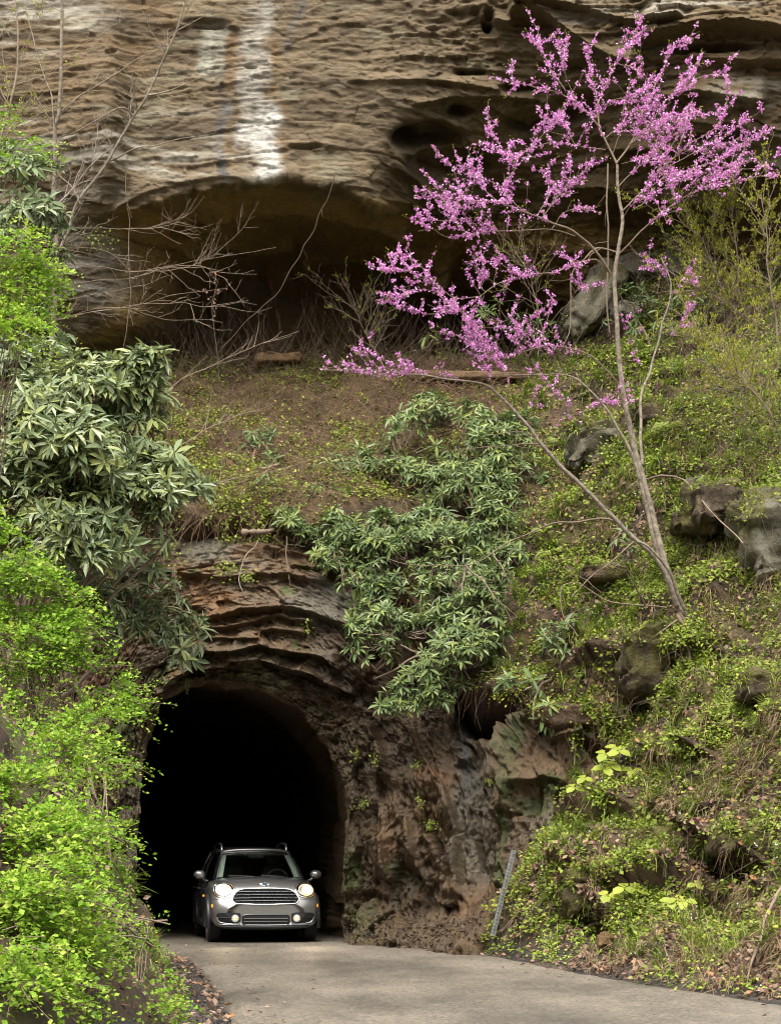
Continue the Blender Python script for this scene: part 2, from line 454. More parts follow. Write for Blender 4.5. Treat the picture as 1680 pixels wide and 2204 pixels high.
portalY = rbf([(0, 1150, 41.6), (300, 1120, 41.7), (300, 1250, 41.2), (450, 1100, 42.0), (500, 1165, 41.3), (420, 1300, 41.0), (600, 1150, 41.4), (600, 1300, 40.8), (480, 1400, 40.75), (620, 1420, 40.7),
               (350, 1500, 41.2), (500, 1470, 41.0), (650, 1527, 40.9), (742, 1690, 40.8), (740, 1850, 40.9), (735, 2050, 40.8), (300, 1700, 41.3), (285, 2060, 41.2), (200, 1700, 40.8), (200, 2060, 40.3), (0, 1700, 40.4), (0, 2060, 39.5),
               (760, 1350, 40.4), (850, 1500, 40.2), (850, 1750, 39.9), (860, 2050, 39.5), (950, 1500, 39.9), (960, 1750, 39.1), (960, 2050, 38.3), (1050, 1520, 39.6), (1050, 1750, 38.6), (1045, 2050, 36.6),
               (1090, 1560, 38.9), (1120, 1700, 37.9), (1110, 1900, 37.2), (1150, 1560, 38.1), (1220, 1560, 37.8), (1250, 1700, 37.2), (1330, 1600, 37.5), (1180, 1850, 36.8), (900, 1250, 40.8), (1100, 1420, 39.6)])
INNER = np.array([(285, 2075), (283, 1950), (290, 1850), (300, 1700), (312, 1600), (326, 1550), (350, 1503), (400, 1476), (470, 1468), (540, 1476), (600, 1497), (650, 1527), (690, 1570), (722, 1628), (744, 1690), (752, 1760), (744, 1850), (736, 1930), (730, 2075)], float)
OUTER = np.array([(-40, 2075), (-40, 1900), (-40, 1700), (-40, 1500), (-40, 1300), (0, 1150), (150, 1050), (330, 1050), (470, 1050), (600, 1055), (760, 1100), (920, 1230), (1060, 1410), (1260, 1430), (1400, 1560), (1390, 1650), (1340, 1760), (1250, 1880), (1180, 2075)], float)

def build_portal():
    na, nr = 660, 300
    def resample(P, t):
        x = np.linspace(0, 1, len(P))
        o = np.stack([np.interp(t, x, P[:, k]) for k in range(2)], -1)
        for _ in range(14):                       # round the corners of the outline
            o[1:-1] = 0.25 * o[:-2] + 0.5 * o[1:-1] + 0.25 * o[2:]
        return o
    L = np.concatenate([[0], np.cumsum(np.hypot(*np.diff(0.5 * (INNER + OUTER), axis=0).T))]); L /= L[-1]
    t = np.interp(np.linspace(0, 1, na), L, np.linspace(0, 1, len(INNER)))
    I, O = resample(INNER, t), resample(OUTER, t)
    s = np.linspace(0, 1, nr)[:, None, None] ** 1.15
    UV = I[None] * (1 - s) + O[None] * s
    p0 = np.stack([I[:, 0] * .02, I[:, 1] * .02, 0 * I[:, 0]], -1)
    rag = 9 * fbm(p0, 1.0, 3, 191) + 9 * np.round(2.2 * fbm(p0, .8, 2, 195)) * .5          # ragged, chipped edge
    out_ = O - I; out_ = out_ / np.linalg.norm(out_, axis=-1, keepdims=True)
    UV = UV + out_[None] * (rag[None, :, None] * np.exp(-s * 9))
    U, V = UV[..., 0], UV[..., 1]
    Y = portalY(U, V)
    B = Q(U, V, Y)
    wob = 9 * fbm(B, (1.4, 0.5, 1.4), 4, 111)
    rr = np.hypot(U - I[None, :, 0], V - I[None, :, 1])
    up_ = sst(1640 - V, 0, 120) * (1 - sst(U, 700, 800))
    d = 0.22 * fbm(B, (0.5, 0.4, 0.6), 3, 101) + 0.08 * fbm(B, (2.0, 1.2, 2.4), 5, 105)
    d += 0.09 * ridge(B, (1.6, 0.8, 2.2), 5, 108)
    # shelly layers round the opening: each stands out over the one inside it
    def A(a, b): return (338 + .2517 * a, 1127.5 + .2517 * b)
    for ln, pr, up in [
        ([(180, 455), (400, 480), (550, 505), (800, 480), (1000, 480), (1150, 490), (1290, 525), (1500, 560)], 0.22, 24),
        ([(420, 880), (600, 822), (740, 770), (930, 776), (1050, 758), (1200, 760), (1400, 822), (1650, 905), (1800, 960)], 0.38, 45),
        ([(380, 965), (560, 930), (750, 880), (900, 845), (1060, 815), (1250, 850), (1400, 885)], 0.26, 18),
        ([(420, 1015), (600, 1000), (880, 1000), (900, 940), (1000, 920), (1150, 930), (1310, 965)], 0.26, 16),
        ([(300, 1170), (460, 1090), (650, 1090), (900, 1050), (1000, 1080), (1200, 1110), (1450, 1150), (1580, 1260)], 0.40, 22),
        ([(60, 1400), (150, 1320), (350, 1225), (600, 1200), (650, 1160), (890, 1160), (1100, 1220), (1300, 1270), (1500, 1360), (1700, 1480)], 0.42, 22),
        ([(900, 260), (1100, 300), (1300, 330), (1500, 380)], 0.18, 14), ([(1150, 420), (1350, 430), (1560, 380)], 0.15, 14)]:
        d += ledge(U, V, [A(*p) for p in ln], pr, up, 2.0, wob * 0.8)
    def C(a, b): return (690.6 + .2517 * a, 1409 + .2517 * b)
    wv = wob + 26 * fbm(B, (0.7, 0.4, 0.7), 3, 113)
    mod = np.clip(0.55 + 1.3 * fbm(B, (1.0, 0.6, 1.1), 3, 117), 0, 1.5)
    for ln, pr, lf in [
        ([(250, 380), (330, 520), (400, 750), (520, 1150), (640, 1600), (700, 2000)], 0.40, 26),
        ([(480, 560), (560, 740), (640, 1000), (700, 1250), (860, 1600), (950, 2100)], 0.55, 30),
        ([(820, 600), (900, 850), (960, 1000), (1060, 1130), (1150, 1400), (1190, 1700), (1230, 2100)], 0.55, 30),
        ([(1080, 400), (1140, 560), (1250, 800), (1300, 1000), (1320, 1200)], 0.30, 30)]:
        d += fin(U, V, [C(*p) for p in ln], pr, lf, 3.0, wv) * mod
    arc = np.repeat(np.linspace(0, 1, na)[None], nr, 0) * 15
    cid, ced, tl = cells(arc + 0.8 * fbm(B, (0.8, 0.5, 0.8), 3, 161), rr / 42 + 0.9 * fbm(B, (0.9, 0.5, 0.9), 3, 165), 3)
    side = .35 + .65 * sst(U, 700, 820)
    d += (0.12 * cid + 0.30 * tl) * side - 0.06 * (1 - sst(ced, 0, 0.05))
    cid, ced, tl = cells(arc * 3.4 + fbm(B, (2, 1, 2), 3, 171), rr / 15 + fbm(B, (2, 1, 2), 3, 175), 9)
    d += 0.03 * cid + 0.08 * tl - 0.02 * (1 - sst(ced, 0, 0.10))
    # the mossy buttress on the right, and the wet recess left of it
    d += fin(1680 - U, V, [(1680 - 1112, 1540), (1680 - 1100, 1650), (1680 - 1088, 1800), (1680 - 1076, 1930)], 0.5, 60, 6, wob)
    d += hollow(U, V, 1050, 1525, 66, 80, 1.7, 0.3 * fbm(B, (1, 1, 1), 3, 121))
    for ln, pr, up in [([(1180, 1600), (1250, 1590), (1330, 1620)], 0.3, 30), ([(1120, 1700), (1180, 1680), (1240, 1700), (1300, 1690)], 0.28, 30), ([(1130, 1560), (1200, 1545), (1280, 1575)], 0.25, 20)]:
        d += ledge(U, V, ln, pr, up, 3, wob)
    cid, ced, tl = cells(arc * 10 + .8 * fbm(B, (4, 2, 4), 2, 181), rr / 6.5 + .8 * fbm(B, (4, 2, 4), 2, 185), 15)
    d += 0.02 * cid + 0.055 * tl
    brk = fbm(B, (1.1, 0.6, 1.5), 3, 131)
    d -= 0.5 * np.clip(brk - 0.25, 0, 1)
    d -= 0.25 * np.clip(fbm(B, (3.0, 1.5, 4.0), 3, 135) - 0.2, 0, 1)
    d += 0.7 * sst(V, 1940, 2060) * sst(U, 740, 800)                   # rubble toe
    d *= sst(rr, -10, 10)
    n = grid_normals(B); n *= np.sign(-(n * B).sum(-1))[..., None]
    nn = 0.5 * n + np.array([0, -0.6, 0]); nn /= np.linalg.norm(nn, axis=-1, keepdims=True)
    sdc = poly_sd(U, V, CUT)
    d = d * sst(sdc, -40, 30)
    P = B + nn * d[..., None]
    back = 1.6 * sst(-sdc, -4, 55)
    P[..., 1] += back
    # colour of the stone
    a = fbm(B, (0.9, 0.6, 1.1), 5, 141); b_ = fbm(B, (2.2, 1.2, 2.6), 4, 145); c_ = fbm(B, (0.5, 0.4, 0.5), 3, 149)
    col = lerp((0.095, 0.050, 0.026), (0.18, 0.098, 0.052), sst(a, -0.4, 0.45))
    col = lerp(col, (0.185, 0.145, 0.118), 0.7 * sst(c_ + 0.3 * b_, -0.02, 0.35))
    col = lerp(col, (0.21, 0.085, 0.026), 0.6 * sst(b_ - 0.4 * c_, 0.12, 0.42))
    grey = (1 - sst(np.hypot((U - 440) / 90, (V - 1180) / 50), 0.5, 1.1)) + (1 - sst(np.hypot((U - 700) / 90, (V - 1310) / 60), 0.5, 1.1)) + 0.8 * (1 - sst(np.hypot((U - 1020) / 60, (V - 1760) / 190), 0.5, 1.1))
    col = lerp(col, (0.17, 0.145, 0.128), 0.7 * np.clip(grey, 0, 1))
    wet = (1 - sst(np.abs(U - np.interp(V, [1440, 1600, 1700, 1800], [985, 1000, 1010, 985])), 6, 26)) * (1 - sst(V, 1640, 1800)) * sst(V, 1440, 1480)
    col = lerp(col, (0.045, 0.040, 0.045), 0.85 * wet)
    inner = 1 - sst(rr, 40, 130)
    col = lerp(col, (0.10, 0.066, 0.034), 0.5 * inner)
    lich = 0
    for (x, y) in [(780, 1260), (950, 1290), (850, 1310), (980, 1400), (960, 1440), (400, 1225), (1100, 1360), (110, 1350), (200, 540)]:
        x, y = A(x, y); lich = np.maximum(lich, 1 - sst(np.hypot((U - x) / 20, (V - y) / 9) + 0.5 * b_, 0.4, 1.1))
    col = lerp(col, (0.45, 0.44, 0.28), 0.7 * lich * sst(b_ + 0.5 * a, -0.1, 0.25))
    moss = 0
    for (x, y, ru, rv) in [(1140, 620, 90, 60), (1210, 1050, 40, 40), (340, 440, 60, 30), (100, 1150, 110, 130), (1280, 430, 90, 30), (1570, 600, 60, 40)]:
        x, y = A(x, y); moss = np.maximum(moss, 1 - sst(np.hypot((U - x) / (ru * .3), (V - y) / (rv * .3)), 0.4, 1.1))
    for (x, y, ru, rv) in [(1128, 1590, 16, 60), (1112, 1680, 26, 70), (1095, 1790, 22, 70), (1160, 1740, 40, 30), (1085, 1880, 22, 50), (780, 1990, 50, 60), (760, 1900, 22, 90), (1190, 1700, 30, 30), (1250, 1600, 20, 40), (860, 1880, 14, 40),
                           (265, 1560, 40, 90), (230, 1300, 90, 120), (330, 1420, 40, 70)]:
        moss = np.maximum(moss, 1 - sst(np.hypot((U - x) / ru, (V - y) / rv) + 0.4 * b_, 0.5, 1.15))
    col = lerp(col, (0.075, 0.085, 0.012), 0.9 * moss * sst(a + b_, -0.45, 0.1))
    col = lerp(col, (0.17, 0.105, 0.060), 0.6 * sst(V, 1930, 2010) * sst(U, 745, 800))
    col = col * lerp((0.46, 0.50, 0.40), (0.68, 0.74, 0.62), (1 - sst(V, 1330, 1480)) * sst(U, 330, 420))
    # the bore behind the opening
    nb = 60
    kk = np.arange(1, nb + 1)
    dist = 0.12 * kk + 0.0125 * kk ** 2
    e = P[0]
    cen = np.array([e[:, 0].mean(), 0, 1.9])
    rings = []
    for q in range(nb):
        r = e.copy()
        grow = 1 + 0.10 * sst(np.array(dist[q]), 0.0, 1.5)
        r[:, 0] = cen[0] + (e[:, 0] - cen[0]) * grow - 0.13 * dist[q]
        r[:, 2] = cen[2] + (e[:, 2] - cen[2]) * (1 + (grow - 1) * 0.6)
        r[:, 1] = e[:, 1] + dist[q]
        w = 0.22 * fbm(r, (0.9, 0.9, 0.9), 4, 151)
        r[:, 0] += w * np.sign(e[:, 0] - cen[0]); r[:, 2] += 0.7 * fbm(r, (0.8, 0.8, 0.8), 3, 155) * 0.4
        rings.append(r)
    end = rings[-1].copy(); end[:] = end.mean(0); end[:, 2] = -0.6
    rings.append(end)
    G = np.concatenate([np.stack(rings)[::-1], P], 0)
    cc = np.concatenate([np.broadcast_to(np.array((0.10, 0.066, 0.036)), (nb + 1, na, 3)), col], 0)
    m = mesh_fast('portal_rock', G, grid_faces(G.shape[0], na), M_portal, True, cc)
    link('portal_rock', m, kind='structure')
    return U, V, P
PU, PV, PP = build_portal()

# ---- the hillside: bench above the portal and the slope on the right
hillY = rbf([
    (-350, 1080, 41.5), (100, 1085, 41.4), (300, 1085, 41.3), (500, 1080, 41.1), (610, 1090, 41.0), (750, 1130, 40.8), (880, 1260, 40.2), (1000, 1420, 39.2), (1050, 1470, 38.7), (1200, 1470, 38.1), (1320, 1610, 37.1), (1290, 1710, 36.8), (1230, 1760, 36.6), (1110, 1910, 36.5), (1065, 2030, 35.9),
    (-350, 780, 47), (100, 790, 46.8), (300, 780, 46.6), (600, 770, 46.6), (900, 775, 46.6), (1180, 745, 46.4), (300, 940, 43.8), (600, 940, 43.8), (900, 950, 43.6), (750, 1050, 41.8), (1000, 1200, 41.2), (1000, 1050, 43),
    (1300, 690, 46.2), (1400, 585, 46.9), (1540, 570, 46.8), (1680, 560, 46.4), (1950, 540, 46.5), (1400, 470, 49), (1680, 430, 49), (1950, 400, 49), (900, 690, 50), (300, 690, 50), (1200, 620, 49.5),
    (1200, 1000, 42.7), (1200, 1200, 40.7), (1200, 1350, 39.2), (1400, 1000, 40.9), (1400, 800, 43.8), (1680, 1000, 38.9), (1680, 800, 41.8), (1950, 1000, 38), (1950, 700, 43), (1400, 1200, 38.9), (1470, 1345, 37.2), (1680, 1200, 36.9), (1680, 1345, 35.0), (1400, 1500, 36.9), (1400, 1650, 35.9),
    (1680, 1550, 32.8), (1680, 1700, 31.2), (1680, 1900, 28.9), (1400, 1850, 33.4), (1400, 2000, 30.8), (1550, 1900, 31.0), (1250, 1950, 34.0), (1950, 1350, 33), (1950, 1700, 29), (1950, 1950, 26),
    (1062, 2062, 35.4), (1236, 2093, 30.9), (1439, 2129, 27.1), (1680, 2165, 24.2), (1950, 2200, 22), (1062, 2150, 33), (1236, 2190, 28.9), (1439, 2220, 25.6), (1680, 2260, 23.0), (1950, 2300, 21)])

HOL = [(1579, 1872, 66, 30, 1.1), (1268, 1985, 46, 26, 0.8), (1500, 1660, 66, 16, 0.7), (1215, 1420, 60, 20, 0.5), (1365, 1500, 26, 56, 0.5)]
def build_hill():
    us = np.linspace(-340, 1930, 700); vs = np.linspace(470, 2290, 560)
    U, V = np.meshgrid(us, vs)
    Y = hillY(U, V)
    B = Q(U, V, Y)
    wob = 14 * fbm(B, (0.8, 0.5, 0.9), 4, 211)
    rgt = sst(U, 1050, 1250)
    d = (0.45 + .25 * rgt) * fbm(B, (0.45, 0.45, 0.6), 4, 201) + (0.22 + .22 * rgt) * fbm(B, (1.5, 1.2, 2.0), 4, 205) + 0.08 * fbm(B, (5, 4, 6), 3, 209)
    W2 = B[..., 2] + 0.5 * fbm(B, (0.4, 0.4, 0.4), 3, 221)
    lay = W2 * 0.95; fr = lay - np.floor(lay)
    am = vn(np.stack([B[..., 0] * 0.6, np.floor(lay) * 5.1, B[..., 1] * 0.3], -1), 225)
    out = sst(U, 1080, 1300) * sst(am, -0.05, 0.5)
    d += 0.42 * out * (1 - fr) ** 2.2
    w2 = 0.35 * fbm(B, (1.2, 0.8, 1.6), 4, 231)
    for h in HOL: d += hollow(U, V, *h, wob=w2)
    for ln, pr, up in [([(1500, 1838), (1560, 1836), (1640, 1846)], 0.5, 40), ([(1230, 1955), (1270, 1950), (1320, 1965)], 0.4, 40), ([(1430, 1646), (1500, 1640), (1570, 1650)], 0.45, 30),
                       ([(1420, 1028), (1480, 1022), (1540, 1030)], 0.3, 30), ([(1160, 1400), (1215, 1398), (1270, 1405)], 0.35, 30)]:
        d += ledge(U, V, ln, pr, up, 3, wob)
    n = grid_normals(B); n *= np.sign(-(n * B).sum(-1))[..., None]
    low = sst(B[..., 2], 0.02, 0.7)
    d = d * (0.12 + 0.88 * low)
    sdc = poly_sd(U + wob * 1.5, V + wob, CUT)
    P = B + n * d[..., None]
    P[..., 1] += 2.6 * sst(sdc, 0, 42)
    P[..., 2] -= 0.5 * sst(sdc, 0, 30)
    vt = np.interp(U, [-340, 1180, 1260, 1330, 1400, 1500, 1950], [772, 765, 705, 640, 585, 570, 555]) + wob * 0.5
    Bt = Q(U, vt, hillY(U, vt)); s_ = (vt - V)
    fold = s_ > 0
    Bt[..., 1] += s_ * 0.05; Bt[..., 2] += 0.12 * fbm(Bt, (2, 2, 2), 3, 213) - 0.0015 * s_
    P = np.where(fold[..., None], Bt, P)
    keep = sdc < 60
    # soil colour: bare earth, litter, moss
    a = fbm(B, (0.8, 0.8, 1.0), 5, 241); b_ = fbm(B, (2.5, 2.2, 3), 4, 245)
    col = lerp((0.050, 0.032, 0.018), (0.125, 0.080, 0.046), sst(b_, -0.4, 0.4))
    col = lerp(col, (0.085, 0.078, 0.014), 0.75 * sst(a + 0.3 * b_, 0.12, 0.35))
    bench = (1 - sst(U, 1050, 1250)) * (1 - sst(V, 1080, 1180))
    col = lerp(col, lerp((0.075, 0.046, 0.020), (0.12, 0.075, 0.032), sst(b_, -0.3, 0.3)), 0.8 * bench)
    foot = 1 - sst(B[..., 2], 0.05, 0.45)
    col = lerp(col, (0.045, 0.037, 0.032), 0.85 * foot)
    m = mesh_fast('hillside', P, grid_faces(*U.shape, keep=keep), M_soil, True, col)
    link('hillside', m, kind='structure')
    nn = grid_normals(P); nn *= np.sign(-(nn * P).sum(-1))[..., None]
    return U, V, P, nn, sdc
HU, HV, HP, HN, HS = build_hill()

# ---- left bank beside the road
LEFT = np.array([(8, -7.5), (14, -3.3), (17, -2.25), (20, -1.8), (24, -2.05), (28, -2.6), (31, -3.0), (34, -3.35), (37, -3.8), (39.5, -4.25), (42, -4.6)])
def bank_x(Y): return np.interp(Y, LEFT[:, 0], LEFT[:, 1])
def build_bank():
    ys = np.linspace(9, 41.8, 420); hs_ = np.linspace(-0.4, 9.5, 150)
    YY, HH = np.meshgrid(ys, hs_)
    X = bank_x(YY) - 0.5 * np.maximum(HH, 0) - 0.06 * np.maximum(HH, 0) ** 2 * 0.5
    B = np.stack([X, YY, HH], -1)
    d = 0.35 * fbm(B, (0.5, 0.5, 0.6), 4, 301) + 0.15 * fbm(B, (2, 2, 2.5), 4, 305)
    d *= sst(HH, 0, 0.8) * 0.9 + 0.1
    P = B.copy(); P[..., 0] += d
    a = fbm(B, (0.8, 0.8, 1.0), 5, 311); b_ = fbm(B, (2.5, 2.2, 3), 4, 315)
    col = lerp((0.055, 0.036, 0.020), (0.13, 0.080, 0.045), sst(b_, -0.4, 0.4))
    col = lerp(col, (0.09, 0.10, 0.02), 0.8 * sst(a, 0.05, 0.3))
    rock = sst(YY, 34, 38) * (1 - sst(HH, 4, 6))
    col = lerp(col, (0.22, 0.12, 0.062), 0.6 * rock)
    m = mesh_fast('bank', P, grid_faces(*YY.shape), M_soil, True, col)
    link('bank', m, kind='structure')
    n = np.zeros_like(P); n[..., 0] = 0.88; n[..., 2] = 0.47
    return YY, HH, P, n
BY, BH, BP, BN = build_bank()
# ---- ground, road, shoulders
def ground_mat(name, c0, c1, scale, bump, rough=0.95, dist=0.03):
    m, n, l, b = new_mat(name)
    tc = n.new('ShaderNodeTexCoord')
    nz = n.new('ShaderNodeTexNoise'); nz.inputs['Scale'].default_value = scale; nz.inputs['Detail'].default_value = 8; nz.inputs['Roughness'].default_value = 0.75
    l.new(tc.outputs['Object'], nz.inputs['Vector'])
    cr = n.new('ShaderNodeValToRGB'); cr.color_ramp.elements[0].position = 0.32; cr.color_ramp.elements[1].position = 0.68
    cr.color_ramp.elements[0].color = (*c0, 1); cr.color_ramp.elements[1].color = (*c1, 1)
    l.new(nz.outputs['Fac'], cr.inputs['Fac']); l.new(cr.outputs['Color'], b.inputs['Base Color'])
    bp = n.new('ShaderNodeBump'); bp.inputs['Strength'].default_value = bump; bp.inputs['Distance'].default_value = dist
    l.new(nz.outputs['Fac'], bp.inputs['Height']); l.new(bp.outputs['Normal'], b.inputs['Normal'])
    b.inputs['Roughness'].default_value = rough
    return m

def road_mat():
    m, n, l, b = new_mat('worn_chip_seal')
    tc = n.new('ShaderNodeTexCoord')
    def noise(s, det=4, ro=0.6, sc=None):
        nz = n.new('ShaderNodeTexNoise'); nz.inputs['Scale'].default_value = s; nz.inputs['Detail'].default_value = det; nz.inputs['Roughness'].default_value = ro
        if sc:
            mp = n.new('ShaderNodeMapping'); mp.inputs['Scale'].default_value = sc
            l.new(tc.outputs['Object'], mp.inputs['Vector']); l.new(mp.outputs['Vector'], nz.inputs['Vector'])
        else: l.new(tc.outputs['Object'], nz.inputs['Vector'])
        return nz
    def ramp(a, b_, p0, p1):
        cr = n.new('ShaderNodeValToRGB'); cr.color_ramp.elements[0].position = p0; cr.color_ramp.elements[1].position = p1
        cr.color_ramp.elements[0].color = (*a, 1); cr.color_ramp.elements[1].color = (*b_, 1); return cr
    big = noise(0.5, 5, 0.6, (1.0, 0.35, 1))
    c1 = ramp((0.068, 0.060, 0.050), (0.165, 0.147, 0.124), 0.36, 0.64); l.new(big.outputs['Fac'], c1.inputs['Fac'])
    vo = n.new('ShaderNodeTexVoronoi'); vo.inputs['Scale'].default_value = 34; l.new(tc.outputs['Object'], vo.inputs['Vector'])
    hsv = n.new('ShaderNodeSeparateColor'); l.new(vo.outputs['Color'], hsv.inputs['Color'])
    c2 = ramp((0.35, 0.33, 0.32), (2.1, 1.95, 1.7), 0.05, 1.0); l.new(hsv.outputs['Red'], c2.inputs['Fac'])
    mx = n.new('ShaderNodeMix'); mx.data_type = 'RGBA'; mx.blend_type = 'MULTIPLY'; mx.inputs['Factor'].default_value = 0.6
    l.new(c1.outputs['Color'], mx.inputs['A']); l.new(c2.outputs['Color'], mx.inputs['B'])
    tar = noise(1.1, 6, 0.7, (1, 0.5, 1)); c3 = ramp((0, 0, 0), (1, 1, 1), 0.60, 0.72); l.new(tar.outputs['Fac'], c3.inputs['Fac'])
    mx2 = n.new('ShaderNodeMix'); mx2.data_type = 'RGBA'; mx2.inputs['B'].default_value = (0.055, 0.047, 0.042, 1)
    sc = n.new('ShaderNodeMath'); sc.operation = 'MULTIPLY'; sc.inputs[1].default_value = 0.75
    l.new(c3.outputs['Color'], sc.inputs[0]); l.new(sc.outputs[0], mx2.inputs['Factor']); l.new(mx.outputs['Result'], mx2.inputs['A'])
    l.new(mx2.outputs['Result'], b.inputs['Base Color'])
    bp = n.new('ShaderNodeBump'); bp.inputs['Strength'].default_value = 0.7; bp.inputs['Distance'].default_value = 0.014
    l.new(vo.outputs['Distance'], bp.inputs['Height']); l.new(bp.outputs['Normal'], b.inputs['Normal'])
    b.inputs['Roughness'].default_value = 0.55
    return m

M_ground = ground_mat('forest_floor', (0.04, 0.03, 0.02), (0.11, 0.085, 0.055), 3.0, 0.5)
M_road = road_mat()
def add_sky_block():
    # unseen wooded slope added behind the camera to block low sky light
    us = np.linspace(-160, 160, 120); ts = np.linspace(0, 1, 60)
    X, T = np.meshgrid(us, ts)
    P = np.stack([X, -28 - 60 * T - .0006 * X ** 2, -1 + 48 * T ** .8], -1)
    P += 2.2 * np.stack([fbm(P, .18, 3, 601), fbm(P, .18, 3, 605), fbm(P, .18, 3, 609)], -1) * sst(T, 0, .1)[..., None]
    c = lerp((.04, .05, .018), (.10, .12, .03), sst(fbm(P, .25, 4, 611), -.3, .4))
    link('sky_block_hill', mesh_fast('sky_block_hill', P, grid_faces(*X.shape), M_soil, True, c), kind='structure')
add_sky_block()
gm = mesh_fast('ground', np.array([(-600, -600, -0.32), (600, -600, -0.32), (600, 600, -0.32), (-600, 600, -0.32)]), np.array([[0, 1, 2, 3]]), M_ground)
link('ground', gm, kind='structure')

RL = np.array([(-30, 3.0), (0, 1.6), (10, 0.2), (16, -0.72), (21, -1.33), (23, -1.5), (26, -1.78), (30.6, -2.3), (33, -2.62), (36, -3.05), (38, -3.5), (39.8, -3.95), (41.5, -4.3), (46, -4.9), (60, -6.9), (90, -11)])
RR = np.array([(-30, 10.0), (0, 7.5), (10, 6.2), (16, 5.2), (21, 4.35), (24.1, 3.85), (27, 3.07), (30.8, 2.3), (35.6, 1.45), (38, 0.8), (40, 0.0), (41.5, -0.55), (46, -1.2), (60, -3.1), (90, -7)])
def build_road():
    ys = np.concatenate([np.linspace(-30, 15, 20)[:-1], np.linspace(15, 43, 420), np.linspace(43, 86, 30)[1:]])
    l_ = np.interp(ys, RL[:, 0], RL[:, 1]); r_ = np.interp(ys, RR[:, 0], RR[:, 1])
    y3 = np.stack([ys, 0 * ys, 0 * ys], -1)
    near = sst(ys, 12, 18)
    l_ = l_ + (0.07 * fbm(y3, 1.3, 4, 401) + 0.035 * fbm(y3, 6.0, 3, 405)) * near
    r_ = r_ + (0.10 * fbm(y3, 0.9, 4, 411)) * near
    nx = 90
    t = np.linspace(0, 1, nx)
    X = l_[:, None] * (1 - t) + r_[:, None] * t
    Yg = np.repeat(ys[:, None], nx, 1)
    G = np.stack([X, Yg, 0 * X], -1)
    G[..., 2] = 0.012 * fbm(G, (0.8, 0.4, 1), 3, 421) + 0.0
    G[..., 2] -= 0.05 * (1 - sst(t, 0, 0.03))[None, :]
    # broken edge drops to the shoulder
    ed = G[:, :1].copy(); ed[..., 0] -= 0.03; ed[..., 2] = -0.3
    ed2 = G[:, -1:].copy(); ed2[..., 2] = -0.3; ed2[..., 0] += 0.03
    G = np.concatenate([ed, G, ed2], 1)
    m = mesh_fast('road', G, grid_faces(*G.shape[:2]), M_road, True)
    link('road', m, kind='structure')
build_road()

M_dirt = rock_mat('shoulder_dirt', rough=0.9, bump=0.9, scale=22.0, var=0.5)
def build_shoulder():
    ys = np.linspace(12, 41.5, 520); t = np.linspace(0, 1, 60)
    Yg = np.repeat(ys[:, None], 60, 1)
    x0 = bank_x(ys) - 0.45; x1 = np.interp(ys, RL[:, 0], RL[:, 1]) + 0.10
    X = x0[:, None] * (1 - t) + x1[:, None] * t
    G = np.stack([X, Yg, 0 * X], -1)
    e = np.interp(ys, RL[:, 0], RL[:, 1])[:, None] - X
    G[..., 2] = -0.075 + 0.30 * sst(e, 0.45, 1.1) + 0.035 * fbm(G, (2.5, 1.5, 1), 4, 431) + 0.02 * fbm(G, (9, 6, 1), 3, 435)
    G[..., 2] -= 0.05 * sst(-e, 0.0, 0.08)
    b_ = fbm(G, (3, 1.5, 1), 4, 441)
    col = lerp((0.050, 0.042, 0.038), (0.13, 0.10, 0.078), sst(b_, -0.3, 0.4))
    m = mesh_fast('shoulder_left', G, grid_faces(*G.shape[:2]), M_dirt, True, col)
    link('shoulder_left', m, kind='structure')
    ys = np.linspace(12, 41.0, 520)
    Yg = np.repeat(ys[:, None], 60, 1)
    x0 = np.interp(ys, RR[:, 0], RR[:, 1]) - 0.16
    X = x0[:, None] + 1.5 * t[None]
    G = np.stack([X, Yg, 0 * X], -1)
    e = X - np.interp(ys, RR[:, 0], RR[:, 1])[:, None]
    nz = fbm(G, (2.0, 1.2, 1), 4, 451)
    G[..., 2] = -0.03 + 0.055 * sst(e + 0.25 * nz, -0.05, 0.15) + 0.35 * sst(e, 0.2, 1.4) + 0.06 * fbm(G, (4, 2, 1), 4, 455) * sst(e, 0, 0.3)
    b_ = fbm(G, (3, 1.5, 1), 4, 461)
    col = lerp((0.040, 0.034, 0.031), (0.10, 0.072, 0.052), sst(b_, -0.3, 0.4))
    col = lerp(col, (0.18, 0.10, 0.055), 0.8 * sst(Yg, 35.0, 37.5)*.6)
    m = mesh_fast('shoulder_right', G, grid_faces(*G.shape[:2]), M_dirt, True, col)
    link('shoulder_right', m, kind='structure')
    return G
VG = build_shoulder()
# ------------------------------------------------------------------ plant tools
def unit(v):
    v = np.asarray(v, float)
    return v / (np.linalg.norm(v, axis=-1, keepdims=True) + 1e-12)

def rand_dir(n):
    return unit(rng.normal(size=(n, 3)))

# leaf outlines: (along, across, lift)
T_LONG = (np.array([(0, 0, 0), (.30, .42, .05), (.30, 0, -.01), (.30, -.42, .05), (.68, .44, .02), (.68, 0, -.05), (.68, -.44, .02), (1, 0, -.12)]),
          np.array([(0, 1, 2, 2), (0, 2, 3, 3), (1, 4, 5, 2), (2, 5, 6, 3), (4, 7, 5, 5), (5, 7, 6, 6)]))
T_DIA = (np.array([(0, 0, 0), (.5, .5, .08), (1, 0, 0), (.5, -.5, .08)]), np.array([(0, 1, 2), (0, 2, 3)]))
T_BLADE = (np.array([(0, .5, 0), (0, -.5, 0), (.45, .5, .18), (.45, -.5, .18), (.8, .3, .16), (.8, -.3, .16), (1, 0, .02)]),
           np.array([(0, 2, 3), (0, 3, 1), (2, 4, 5), (2, 5, 3), (4, 6, 5)]))

